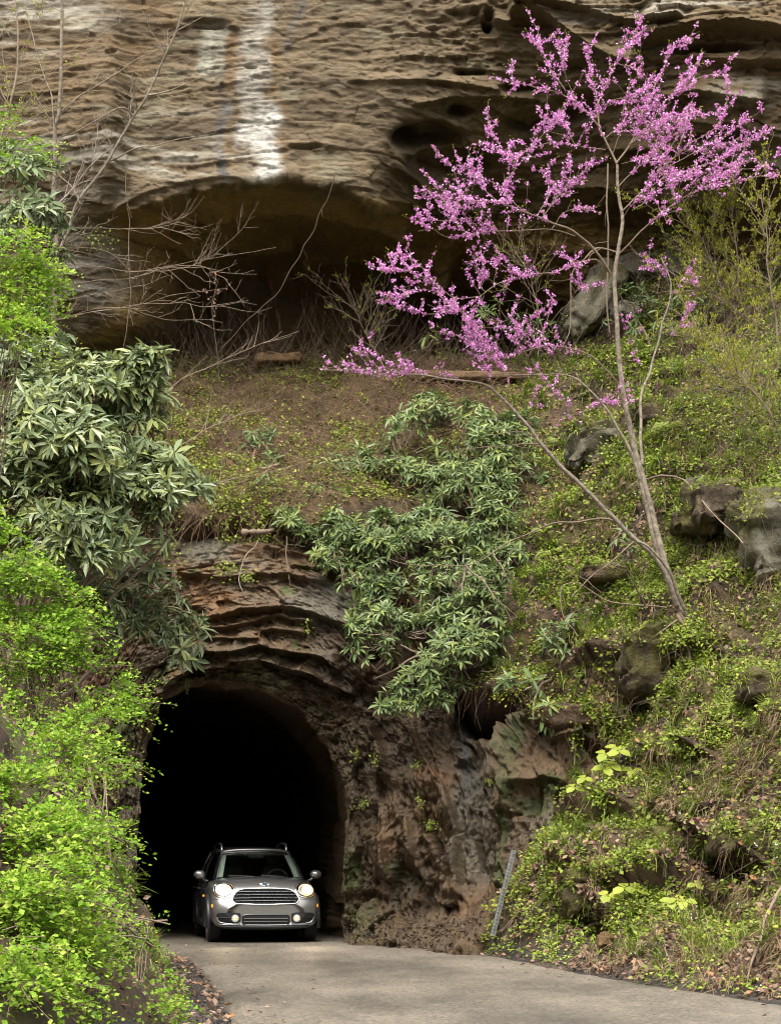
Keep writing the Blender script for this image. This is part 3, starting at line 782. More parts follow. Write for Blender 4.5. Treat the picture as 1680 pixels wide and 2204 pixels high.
def leaves(pos, dirn, nrm, length, width, tmpl):
    T, F = tmpl
    pos = np.asarray(pos, float); n = len(pos)
    dirn = unit(dirn); side = unit(np.cross(dirn, nrm)); up = np.cross(side, dirn)
    L = np.broadcast_to(np.asarray(length, float), n)[:, None, None]; W = np.broadcast_to(np.asarray(width, float), n)[:, None, None]
    V = pos[:, None] + T[None, :, 0:1] * L * dirn[:, None] + T[None, :, 1:2] * W * side[:, None] + T[None, :, 2:3] * L * up[:, None]
    if F.shape[1] == 4:            # write the quads with doubled corners as triangles
        q = []
        for f in F:
            q.append((f[0], f[1], f[2]))
            if f[3] != f[2]: q.append((f[0], f[2], f[3]))
        F = np.array(q)
    FF = (F[None] + (np.arange(n) * len(T))[:, None, None]).reshape(-1, 3)
    return V.reshape(-1, 3), FF, len(T)

def leaf_mesh(name, pos, dirn, nrm, length, width, tmpl, mat, tone, root=None, smooth=False):
    V, F, k = leaves(pos, dirn, nrm, length, width, tmpl)
    if root is not None: V = local(V, root)
    return mesh_fast(name, V, F, mat, smooth, tone=np.repeat(np.broadcast_to(tone, len(pos)), k))

def tubes(paths, sides=5):
    """paths: list of (points, radii)"""
    VV, FF, o = [], [], 0
    ang = np.arange(sides) * 2 * np.pi / sides
    for P, R in paths:
        P = np.asarray(P, float); n = len(P); R = np.broadcast_to(np.asarray(R, float), n)
        t = unit(np.gradient(P, axis=0))
        ref = np.array([0.3, 0.9, 0.2]) if abs(t[:, 1]).mean() < 0.8 else np.array([1.0, 0.1, 0])
        a = unit(np.cross(t, ref)); b = np.cross(t, a)
        ring = P[:, None] + R[:, None, None] * (np.cos(ang)[None, :, None] * a[:, None] + np.sin(ang)[None, :, None] * b[:, None])
        VV.append(ring.reshape(-1, 3))
        i = np.arange(n * sides).reshape(n, sides) + o
        j = np.roll(i, -1, 1)
        FF.append(np.stack([i[:-1], j[:-1], j[1:], i[1:]], -1).reshape(-1, 4))
        o += n * sides
    return np.concatenate(VV), np.concatenate(FF)

def tube_mesh(name, paths, mat, sides=5, root=None):
    V, F = tubes(paths, sides)
    if root is not None: V = local(V, root)
    return mesh_fast(name, V, F, mat, True)

def curve(pts, n=24):
    """smooth path through the points (Catmull-Rom)"""
    P = np.asarray(pts, float)
    P = np.concatenate([[2 * P[0] - P[1]], P, [2 * P[-1] - P[-2]]])
    t = np.linspace(0, len(P) - 3 - 1e-6, n); i = t.astype(int); f = (t - i)[:, None]
    a, b, c, d = P[i], P[i + 1], P[i + 2], P[i + 3]
    return 0.5 * (2 * b + (c - a) * f + (2 * a - 5 * b + 4 * c - d) * f ** 2 + (-a + 3 * b - 3 * c + d) * f ** 3)

def wiggle(P, amp, seed):
    t = np.linspace(0, 1, len(P))[:, None]
    w = np.concatenate([vn(np.stack([P[:, 0] * 3 + seed, P[:, 1] * 3, P[:, 2] * 3 + q * 9.0], -1), seed % 40)[:, None] for q in range(3)], 1)
    return P + amp * w * np.minimum(1, t * 6)

def twigs_from(P, n, lmin, lmax, up=0.4, spread=1.0, t0=0.15, npt=6, droop=0.0, cone=None):
    """side shoots along a path, bending upwards"""
    out = []
    for _ in range(n):
        i = int(rng.uniform(t0, 0.999) * (len(P) - 1)); i = max(0, min(i, len(P) - 2))
        tan = unit(P[i + 1] - P[i])
        d = unit(tan * 0.7 + rand_dir(1)[0] * spread + np.array([0, 0, up]))
        L = rng.uniform(lmin, lmax); s = np.linspace(0, 1, npt)[:, None]
        p = P[i] + d * s * L + np.array([0, 0, 1.0]) * (up * 0.5 - droop) * (s ** 2) * L * 0.5 + rng.normal(size=(npt, 3)) * L * 0.025 * s
        out.append(p)
    return out

M_bark = plain('grey_brown_bark', (0.17, 0.125, 0.085), 0.9, var=0.35, vscale=30)
M_bark_pale = plain('pale_bark', (0.19, 0.155, 0.115), 0.9, var=0.55, vscale=16)
M_twig = plain('twig_bark', (0.21, 0.155, 0.11), 0.9, var=0.25, vscale=20)
M_twig_pale = plain('dead_twig', (0.26, 0.215, 0.18), 0.9, var=0.25, vscale=20)
M_twig_dark = plain('dark_twig', (0.085, 0.06, 0.045), 0.9, var=0.25, vscale=20)
M_rhodo = leaf_mat('rhododendron_leaf', [(0, (0.040, 0.062, 0.020)), (0.5, (0.095, 0.145, 0.046)), (0.85, (0.185, 0.245, 0.085)), (1, (0.24, 0.28, 0.07))], rough=0.40, trans=0.16, spec=0.45)
M_rhodo_pale = leaf_mat('pale_rhododendron_leaf', [(0, (0.040, 0.065, 0.024)), (0.5, (0.105, 0.150, 0.056)), (0.85, (0.225, 0.275, 0.135)), (1, (0.27, 0.30, 0.10))], rough=0.36, trans=0.16, spec=0.55)
M_spring = leaf_mat('spring_leaf', [(0, (0.09, 0.185, 0.014)), (0.5, (0.23, 0.40, 0.030)), (1, (0.45, 0.56, 0.09))], rough=0.55, trans=0.36, spec=0.25)
M_herb = leaf_mat('herb_leaf', [(0, (0.075, 0.110, 0.014)), (0.5, (0.20, 0.255, 0.032)), (0.9, (0.34, 0.39, 0.055)), (1, (0.40, 0.42, 0.06))], rough=0.5, trans=0.3, spec=0.35)
M_grass = leaf_mat('grass_blade', [(0, (0.065, 0.120, 0.015)), (0.6, (0.19, 0.26, 0.030)), (0.85, (0.30, 0.33, 0.06)), (1, (0.40, 0.33, 0.15))], rough=0.5, trans=0.3)
M_straw = leaf_mat('dead_grass', [(0, (0.13, 0.085, 0.045)), (0.6, (0.26, 0.18, 0.10)), (1, (0.40, 0.31, 0.19))], rough=0.8, trans=0.15)
M_litter = leaf_mat('fallen_leaf', [(0, (0.075, 0.045, 0.030)), (0.45, (0.19, 0.115, 0.075)), (0.8, (0.32, 0.22, 0.16)), (1, (0.35, 0.16, 0.06))], rough=0.8, trans=0.1)
M_blossom = leaf_mat('redbud_blossom', [(0, (0.56, 0.17, 0.47)), (0.5, (0.76, 0.32, 0.67)), (1, (0.90, 0.56, 0.85))], rough=0.6, trans=0.3, spec=0.2)
M_bud = leaf_mat('leaf_bud', [(0, (0.16, 0.17, 0.02)), (1, (0.40, 0.40, 0.05))], rough=0.6, trans=0.35, spec=0.2)
M_white = leaf_mat('white_petal', [(0, (0.65, 0.66, 0.62)), (1, (0.80, 0.80, 0.80))], rough=0.6, trans=0.2, spec=0.2)

LEAF_CACHE = {}
def unit_leaf(mat, tone):
    """one shared leaf mesh of unit length along +X for each of a few tones"""
    k = (mat.name, round(tone * 8))
    if k not in LEAF_CACHE:
        V, F, n = leaves(np.zeros((1, 3)), np.array([[1., 0, 0]]), np.array([[0., 0, 1]]), 1.0, 0.26, T_LONG)
        LEAF_CACHE[k] = mesh_fast('leaf', V, F, mat, False, tone=np.full(n, round(tone * 8) / 8))
    return LEAF_CACHE[k]

def leaf_objects(root, pos, dirn, nrm, length, tone, mat):
    dirn = unit(dirn); side = unit(np.cross(dirn, nrm)); up = np.cross(side, dirn)
    rl = np.array(root.location)
    for p, d, s, u_, L, t in zip(pos, dirn, side, up, length, tone):
        o = bpy.data.objects.new('leaf', unit_leaf(mat, float(t)))
        o.parent = root
        mw = Matrix(((d[0], -s[0], u_[0]), (d[1], -s[1], u_[1]), (d[2], -s[2], u_[2]))).to_4x4()
        o.matrix_local = Matrix.Translation(Vector(p - rl)) @ mw @ Matrix.Diagonal((L, L * 1.0, L, 1))
        COL.objects.link(o)

def blob_points(blobs, n, shell=0.55, face=True, wob=.2):
    """points in a union of ellipsoids given as (u, v, Y, ru, rv, depth), mostly in the outer shell that faces out"""
    w = np.array([b[3] * b[4] for b in blobs], float); w /= w.sum()
    pos, out = [], []
    for b, k in zip(blobs, rng.multinomial(n, w)):
        c = Q(b[0], b[1], b[2]); pxm = FPX / b[2] / K
        r = np.array([b[3] / pxm, b[5], b[4] / pxm])
        d = rand_dir(int(k * 2.2) + 4)
        if face: d = d[(d[:, 1] < 0.35) & (d[:, 2] > -0.8)]
        while len(d) < k: d = np.concatenate([d, d])
        d = d[:k]
        rad = np.where(rng.random(len(d)) < shell, rng.uniform(0.82, 1.04, len(d)), rng.uniform(0.35, 0.9, len(d)))
        p = c + d * r * rad[:, None]
        p += wob * (np.stack([vn(p * 1.1, 5), vn(p * 1.1, 15), vn(p * 1.1, 25)], -1) + .7 * np.stack([vn(p * 3, 6), vn(p * 3, 16), vn(p * 3, 26)], -1))
        pos.append(p); out.append(unit(d / r))
    return np.concatenate(pos), np.concatenate(out)

def rhododendron(label, blobs, base, n_whorl, leaf_len=0.19, n_leaf=8, parts=300, tone0=0.5, group='rhododendron bushes', stems=True, gap=0.02, mat=None):
    mat = mat or M_rhodo
    base = np.asarray(base, float)
    root = thing('rhododendron', label, 'shrub', tuple(base), group)
    pos, out = blob_points(blobs, n_whorl, .45, wob=.34)
    keep = fbm(pos, (1.6, 1.6, 2.0), 2, 33) > -gap - 0.3 * rng.random(len(pos))
    pos, out = pos[keep], out[keep]
    axis = unit(out * 0.7 + np.array([0, -0.15, 0.75]) + 0.25 * rng.normal(size=out.shape))
    n = len(pos)
    # whorls of long leaves
    a1 = unit(np.cross(axis, rand_dir(n))); a2 = np.cross(axis, a1)
    P, D, N, L, T = [], [], [], [], []
    wt = rng.normal(0, 0.14, n); wel = rng.normal(0, .35, n); wl_ = rng.uniform(.7, 1.2, n)
    for k in range(n_leaf):
        ph = 2 * np.pi * (k + rng.uniform(-.25, .25, n)) / n_leaf
        rad = a1 * np.cos(ph)[:, None] + a2 * np.sin(ph)[:, None]
        el = (rng.uniform(-0.45, 0.6, n) + wel)[:, None]
        d = unit(rad + axis * el + np.array([0, 0, -0.18]))
        P.append(pos + rad * 0.012 + axis * rng.uniform(-.03, .03, (n, 1))); D.append(d)
        N.append(unit(axis - d * (axis * d).sum(-1, keepdims=True) + 0.25 * rng.normal(size=(n, 3))))
        L.append(leaf_len * wl_ * rng.uniform(0.6, 1.25, n)); T.append(np.clip(np.where(rng.random(n) < .008, 1, tone0 + wt + rng.normal(0, 0.14, n)), 0, 1))
    P, D, N, L, T = [np.concatenate(x) for x in (P, D, N, L, T)]
    order = np.argsort(P[:, 1] - 3.0 * L)          # the nearest, largest leaves
    big, rest = order[:parts], order[parts:]
    if parts: leaf_objects(root, P[big], D[big], N[big], L[big], T[big], mat)
    if len(rest):
        m = leaf_mesh('foliage', P[rest], D[rest], N[rest], L[rest], L[rest] * 0.26, T_LONG, mat, T[rest], root)
        link('foliage', m, root, kind='stuff')
    # branch stems: from the base into the clumps, then to the whorls
    if stems:
        paths = []
        for b in blobs:
            c = Q(b[0], b[1], b[2]) + np.array([0, 0.3 * b[5], -0.15])
            mid = 0.5 * (base + c) + np.array([0, 0.1, 0.12]) + 0.12 * rng.normal(size=3)
            p = wiggle(curve([base + 0.06 * rng.normal(size=3), mid, c], 14), 0.06, int(b[0]) % 37)
            paths.append((p, np.linspace(0.035, 0.014, 14)))
        cs = np.array([Q(b[0], b[1], b[2]) for b in blobs])
        for k in range(n):
            j = np.argmin(((cs - pos[k]) ** 2).sum(-1))
            q = pos[k] - axis[k] * 0.25 * rng.uniform(.6, 1.3)
            e = q + (cs[j] - q) * rng.uniform(0.3, 0.6)
            paths.append((curve([e, q, pos[k]], 5), np.array([.009, .008, .007, .006, .005])))
        link('stem', tube_mesh('stem', paths, M_twig, 4, root), root)
    return root

def bank_hit(u, v):
    """depth at which the sight line through (u, v) meets the left bank, or a large number"""
    for Y in np.arange(14, 41, .25):
        p = Q(u, v, Y); dx = bank_x(Y) - p[0]
        if dx > 0 and p[2] < (-.5 + math.sqrt(.25 + .12 * dx)) / .06: return Y
    return 99.0

def spring_shrub(label, blobs, base, n_spray, leaflet=0.044, tone0=0.55, group='bright green shrubs on the left bank', tier=0.5):
    base = np.asarray(base, float)
    blobs = [(b[0], b[1], min(b[2], bank_hit(b[0], b[1]) - .1), *b[3:]) for b in blobs]
    root = thing('leafy_shrub', label, 'shrub', tuple(base), group)
    pos, out = blob_points(blobs, n_spray, 0.6)
    keep = fbm(pos, (1.3, 1.3, 3.4), 3, 37) > -0.05 - 0.15 * rng.random(len(pos))
    pos, out = pos[keep], out[keep]
    n = len(pos)
    h = out.copy(); h[:, 2] *= 0.35
    d = unit(h + 0.55 * rng.normal(size=h.shape) * np.array([1, 1, .45]) + np.array([0.12, -0.1, 0.08]))
    P, D, N, L, T = [], [], [], [], []
    m = 13
    st = np.clip(tone0 - .04 + rng.normal(0, 0.22, n), 0, 1)
    slen = rng.uniform(0.16, 0.46, n); wl_ = rng.uniform(.7, 1.4, n)
    paths = []
    side = unit(np.cross(d, np.array([0, 0, 1.0])))
    for k in range(m):
        s = (k + 1) / m
        c = pos + d * (slen * s)[:, None] + np.array([0, 0, -1.0]) * (0.35 * slen * s * s)[:, None]
        sg = (1 if k % 2 else -1)
        dd = unit(side * sg * rng.uniform(.5, 1.1, (n, 1)) + d * rng.uniform(.2, .9, (n, 1)) + 0.35 * rng.normal(size=(n, 3)))
        nn = unit(np.array([0, -0.25, 1.0]) + 0.55 * rng.normal(size=(n, 3)))
        P.append(c + 0.015 * rng.normal(size=(n, 3))); D.append(dd); N.append(nn)
        L.append(leaflet * wl_ * rng.uniform(.55, 1.35, n)); T.append(np.clip(st + rng.normal(0, .12, n), 0, 1))
    P, D, N, L, T = [np.concatenate(x) for x in (P, D, N, L, T)]
    link('foliage', leaf_mesh('foliage', P, D, N, L, L * 0.7, T_DIA, M_spring, T, root), root, kind='stuff')
    cs = np.array([Q(b[0], b[1], b[2]) for b in blobs])
    for b in blobs:
        c = Q(b[0], b[1], b[2])
        for _ in range(4):
            mid = 0.5 * (base + c) + np.array([0, 0, 0.12]) + 0.06 * rng.normal(size=3)
            paths.append((wiggle(curve([base + 0.15 * rng.normal(size=3), mid, c + 0.08 * rng.normal(size=3)], 12), 0.03, int(b[1]) % 31), np.linspace(0.009, 0.004, 12)))
    for k in range(0, n, 3):
        j = np.argmin(((cs - pos[k]) ** 2).sum(-1))
        e = pos[k] + (cs[j] - pos[k]) * 0.45
        tip = pos[k] + d[k] * slen[k] + np.array([0, 0, -0.3 * slen[k]])
        paths.append((curve([e, pos[k], tip], 6), np.linspace(0.005, 0.0025, 6)))
    link('stem', tube_mesh('stem', paths, M_twig, 3, root), root)
    return root

# finding the ground: surface samples of hillside, portal rock and bank
_hv = HS < 2
HPu, HPv, HPp, HPn = HU[_hv], HV[_hv], HP[_hv], HN[_hv]
def hill_at(u, v):
    i = np.argmin((HPu - u) ** 2 + (HPv - v) ** 2)
    return HPp[i].copy()
def portal_at(u, v):
    i = np.argmin(((PU - u) ** 2 + (PV - v) ** 2).ravel())
    return PP.reshape(-1, 3)[i].copy()
# ------------------------------------------------------------------ rocks
M_boulder = rock_mat('boulder_stone', rough=0.88, bump=0.8, scale=10.0, var=0.35)
ROCK_TOPS = []
def boulder(label, u, v, Y, ru, rv, dep, c0, c1, moss=0.0, mcol=(0.105, 0.092, 0.018), seed=1, flat=0.45, tilt=0.0, res=56, cat='rock', name='boulder', group=None, chip=0.24):
    c = Q(u, v, Y) + np.array([0, .22 * dep, 0]); pm = FPX / Y / K
    th, ph = np.meshgrid(np.linspace(0, 2 * np.pi, res * 2 + 1)[:-1], np.linspace(0.001, np.pi - 0.001, res))
    D = np.stack([np.sin(ph) * np.cos(th), np.sin(ph) * np.sin(th), np.cos(ph)], -1)
    S = np.sign(D) * np.abs(D) ** flat
    r = np.array([ru / pm, dep, rv / pm])
    P = S * r
    P += D * (0.16 * r.min() * fbm(S * r / r.max(), 1.6, 3, seed) / 0.5 + 0.10 * r.min() * fbm(S * r, 3.0, 4, seed + 5))[..., None]
    cid, ced, tl = cells(P[..., 0] / r.max() * 2.2 + seed, P[..., 2] / r.max() * 3.2 + P[..., 1] / r.max() * 2, seed)
    P += D * (chip * r.min() * (cid + 1.4 * tl))[..., None]
    cid, ced, tl = cells(P[..., 0] / r.max() * 6 + seed, P[..., 2] / r.max() * 7 + P[..., 1] / r.max() * 4, seed + 6)
    P += D * (.22 * chip * r.min() * (cid + 1.4 * tl) + .05 * min(r.min(), .6) * fbm(P + seed, 9.0, 4, seed + 3))[..., None]
    ct, st_ = math.cos(tilt), math.sin(tilt)
    P = np.stack([P[..., 0] * ct - P[..., 2] * st_, P[..., 1], P[..., 0] * st_ + P[..., 2] * ct], -1)
    W = P + c
    a = fbm(W, 1.6, 5, seed + 9); b_ = fbm(W, 5.0, 4, seed + 13)
    col = lerp(c0, c1, sst(a + 0.4 * b_, -0.4, 0.4))
    if moss:
        top = sst(.7 * D[..., 2] + 1.2 * a + 0.5 * b_, 0.55 - moss, 0.95 - moss)
        col = lerp(col, mcol, 0.9 * top)
    if v > 850 and dep > .25: ROCK_TOPS.append((W[(D[..., 2] > .0) & (D[..., 1] < .3)], ru))
    i = np.arange(res * res * 2).reshape(res, res * 2); j = np.roll(i, -1, 1)
    F = np.stack([i[:-1], i[1:], j[1:], j[:-1]], -1).reshape(-1, 4)
    m = mesh_fast(name, P, F, M_boulder, True, col * (.72 if dep > .1 else 1))
    return link(name, m, None, label, cat, group, None, tuple(c))

GREY0, GREY1 = (0.13, 0.115, 0.08), (0.24, 0.22, 0.155)
BRN0, BRN1 = (0.10, 0.07, 0.045), (0.22, 0.15, 0.095)
boulder('pale leaning slab of rock behind the redbud trunk under the cliff', 1272, 655, 46.3, 34, 88, 0.5, (0.20, 0.175, 0.12), (0.40, 0.36, 0.26), 0.1, seed=3, tilt=-0.62)
boulder('long weathered grey brown boulder at the top of the slope beside the redbud', 1425, 582, 46.6, 108, 28, 0.7, (0.17, 0.14, 0.10), (0.33, 0.28, 0.20), 0.1, seed=5)
boulder('small pale stone below the long boulder near the redbud trunk', 1352, 668, 45.6, 34, 16, 0.3, (0.24, 0.21, 0.16), (0.38, 0.34, 0.27), 0.05, seed=7, res=36)
boulder('large pale grey lichened rock at the right edge of the picture', 1655, 1165, 36.8, 62, 100, 0.7, (0.16, 0.145, 0.10), (0.30, 0.28, 0.20), 0.45, seed=9, tilt=0.2)
boulder('broad mossy brown outcrop left of the pale lichened rock', 1540, 1085, 38.0, 62, 46, 0.6, BRN0, BRN1, 0.75, seed=11)
boulder('low mossy ledge rock above the dark gap right of the redbud stems', 1495, 1125, 38.2, 44, 24, 0.5, BRN0, BRN1, 0.8, seed=13)
boulder('small pale grey stone high on the slope right of the redbud', 1497, 1037, 39.6, 24, 9, 0.25, GREY0, GREY1, 0.0, seed=15, res=30, tilt=0.3)
boulder('grey rock outcrop behind the redbud stems halfway up the slope', 1275, 965, 42.2, 52, 46, 0.5, (0.11, 0.095, 0.06), (0.20, 0.175, 0.115), 0.3, seed=17)
boulder('round mossy hummock rock right of the upper redbud trunk', 1400, 890, 41.9, 30, 26, 0.4, BRN0, (0.16, 0.11, 0.04), 0.65, seed=19, res=40)
boulder('small mossy rock just right of the redbud trunk', 1402, 968, 41.2, 24, 16, 0.3, BRN0, BRN1, 0.65, seed=21, res=40)
boulder('tall mossy buttress of rock directly under the redbud roots', 1400, 1425, 37.1, 52, 76, 0.5, BRN0, (0.17, 0.12, 0.06), 1.0, seed=23)
boulder('squat brown rock block left of the mossy buttress under the redbud', 1300, 1235, 39.0, 50, 18, 0.4, BRN0, (0.22, 0.14, 0.09), 0.5, seed=25, res=44)
boulder('flat brown slab jutting out over the dark gap on the right slope', 1495, 1726, 33.9, 46, 20, 0.45, (0.12, 0.075, 0.045), (0.25, 0.16, 0.10), 0.05, seed=27, tilt=0.18, res=44)
boulder('dark layered rock below the jutting brown slab', 1480, 1754, 33.8, 52, 18, 0.5, (0.07, 0.05, 0.035), (0.14, 0.10, 0.065), 0.05, seed=29, tilt=0.1, res=44)
boulder('long dark mossy ledge on the lower right slope', 1440, 1812, 33.2, 84, 30, 0.5, (0.08, 0.06, 0.04), (0.16, 0.11, 0.06), 0.7, seed=31)
boulder('mossy rock roof over the black hollow at lower right', 1600, 1815, 30.9, 70, 32, 0.6, BRN0, (0.18, 0.12, 0.06), 0.8, seed=33)
boulder('rounded mossy rock standing above the verge hollow', 1258, 1925, 33.9, 44, 56, 0.5, BRN0, (0.17, 0.12, 0.055), 0.8, seed=35)
boulder('orange brown stone lying on the verge below the hollow', 1300, 2026, 30.9, 17, 14, 0.16, (0.15, 0.09, 0.03), (0.25, 0.15, 0.05), 0.15, seed=37, res=30)
boulder('brown block of rock above the mossy cut face right of the tunnel', 1215, 1545, 37.6, 66, 26, 0.5, (0.12, 0.07, 0.04), (0.24, 0.14, 0.08), 0.1, seed=39, res=44)
boulder('low orange sandstone slab at the front edge of the cave floor', 600, 775, 46.0, 50, 12, 0.4, (0.20, 0.115, 0.05), (0.30, 0.18, 0.09), 0.1, seed=41, res=36)
boulder('long low sandstone shelf at the cave mouth behind the pink branches', 1000, 812, 45.7, 130, 10, 0.35, (0.18, 0.105, 0.05), (0.29, 0.18, 0.10), 0.1, seed=43, res=44)
boulder('tan sandstone block above the left rhododendron', 225, 818, 45.0, 40, 26, 0.4, (0.20, 0.14, 0.08), (0.34, 0.25, 0.16), 0.0, seed=45, res=36)
boulder('dark moss covered boulder under the slab on the right slope edge', 1640, 1480, 33.4, 50, 30, 0.5, BRN0, BRN1, 0.8, seed=47, res=44)
for k, (x, y, s_) in enumerate([(1236, 2079, 7), (1262, 2092, 9), (1330, 2098, 8), (1395, 2117, 7), (1455, 2110, 9), (1520, 2120, 8), (1600, 2140, 10), (1655, 2132, 12), (1440, 2068, 9), (1560, 2098, 7)]):
    p = ['leftmost small', 'flat orange', 'small dark', 'little grey', 'rounded brown', 'chipped', 'square brown', 'rightmost orange', 'half buried', 'narrow'][k]
    Yg = FPX * (EYE - 0.03) / (y * K - HZ)
    boulder(p + ' stone on the dark dirt verge along the right road edge', x, y, Yg, s_, s_ * 0.75, s_ / 200, (0.10, 0.06, 0.035), (0.26, 0.14, 0.06) if k % 2 == 0 else (0.17, 0.13, 0.10), 0, seed=50 + k, res=14, name='stone', cat='stone', group='stones on the verge')

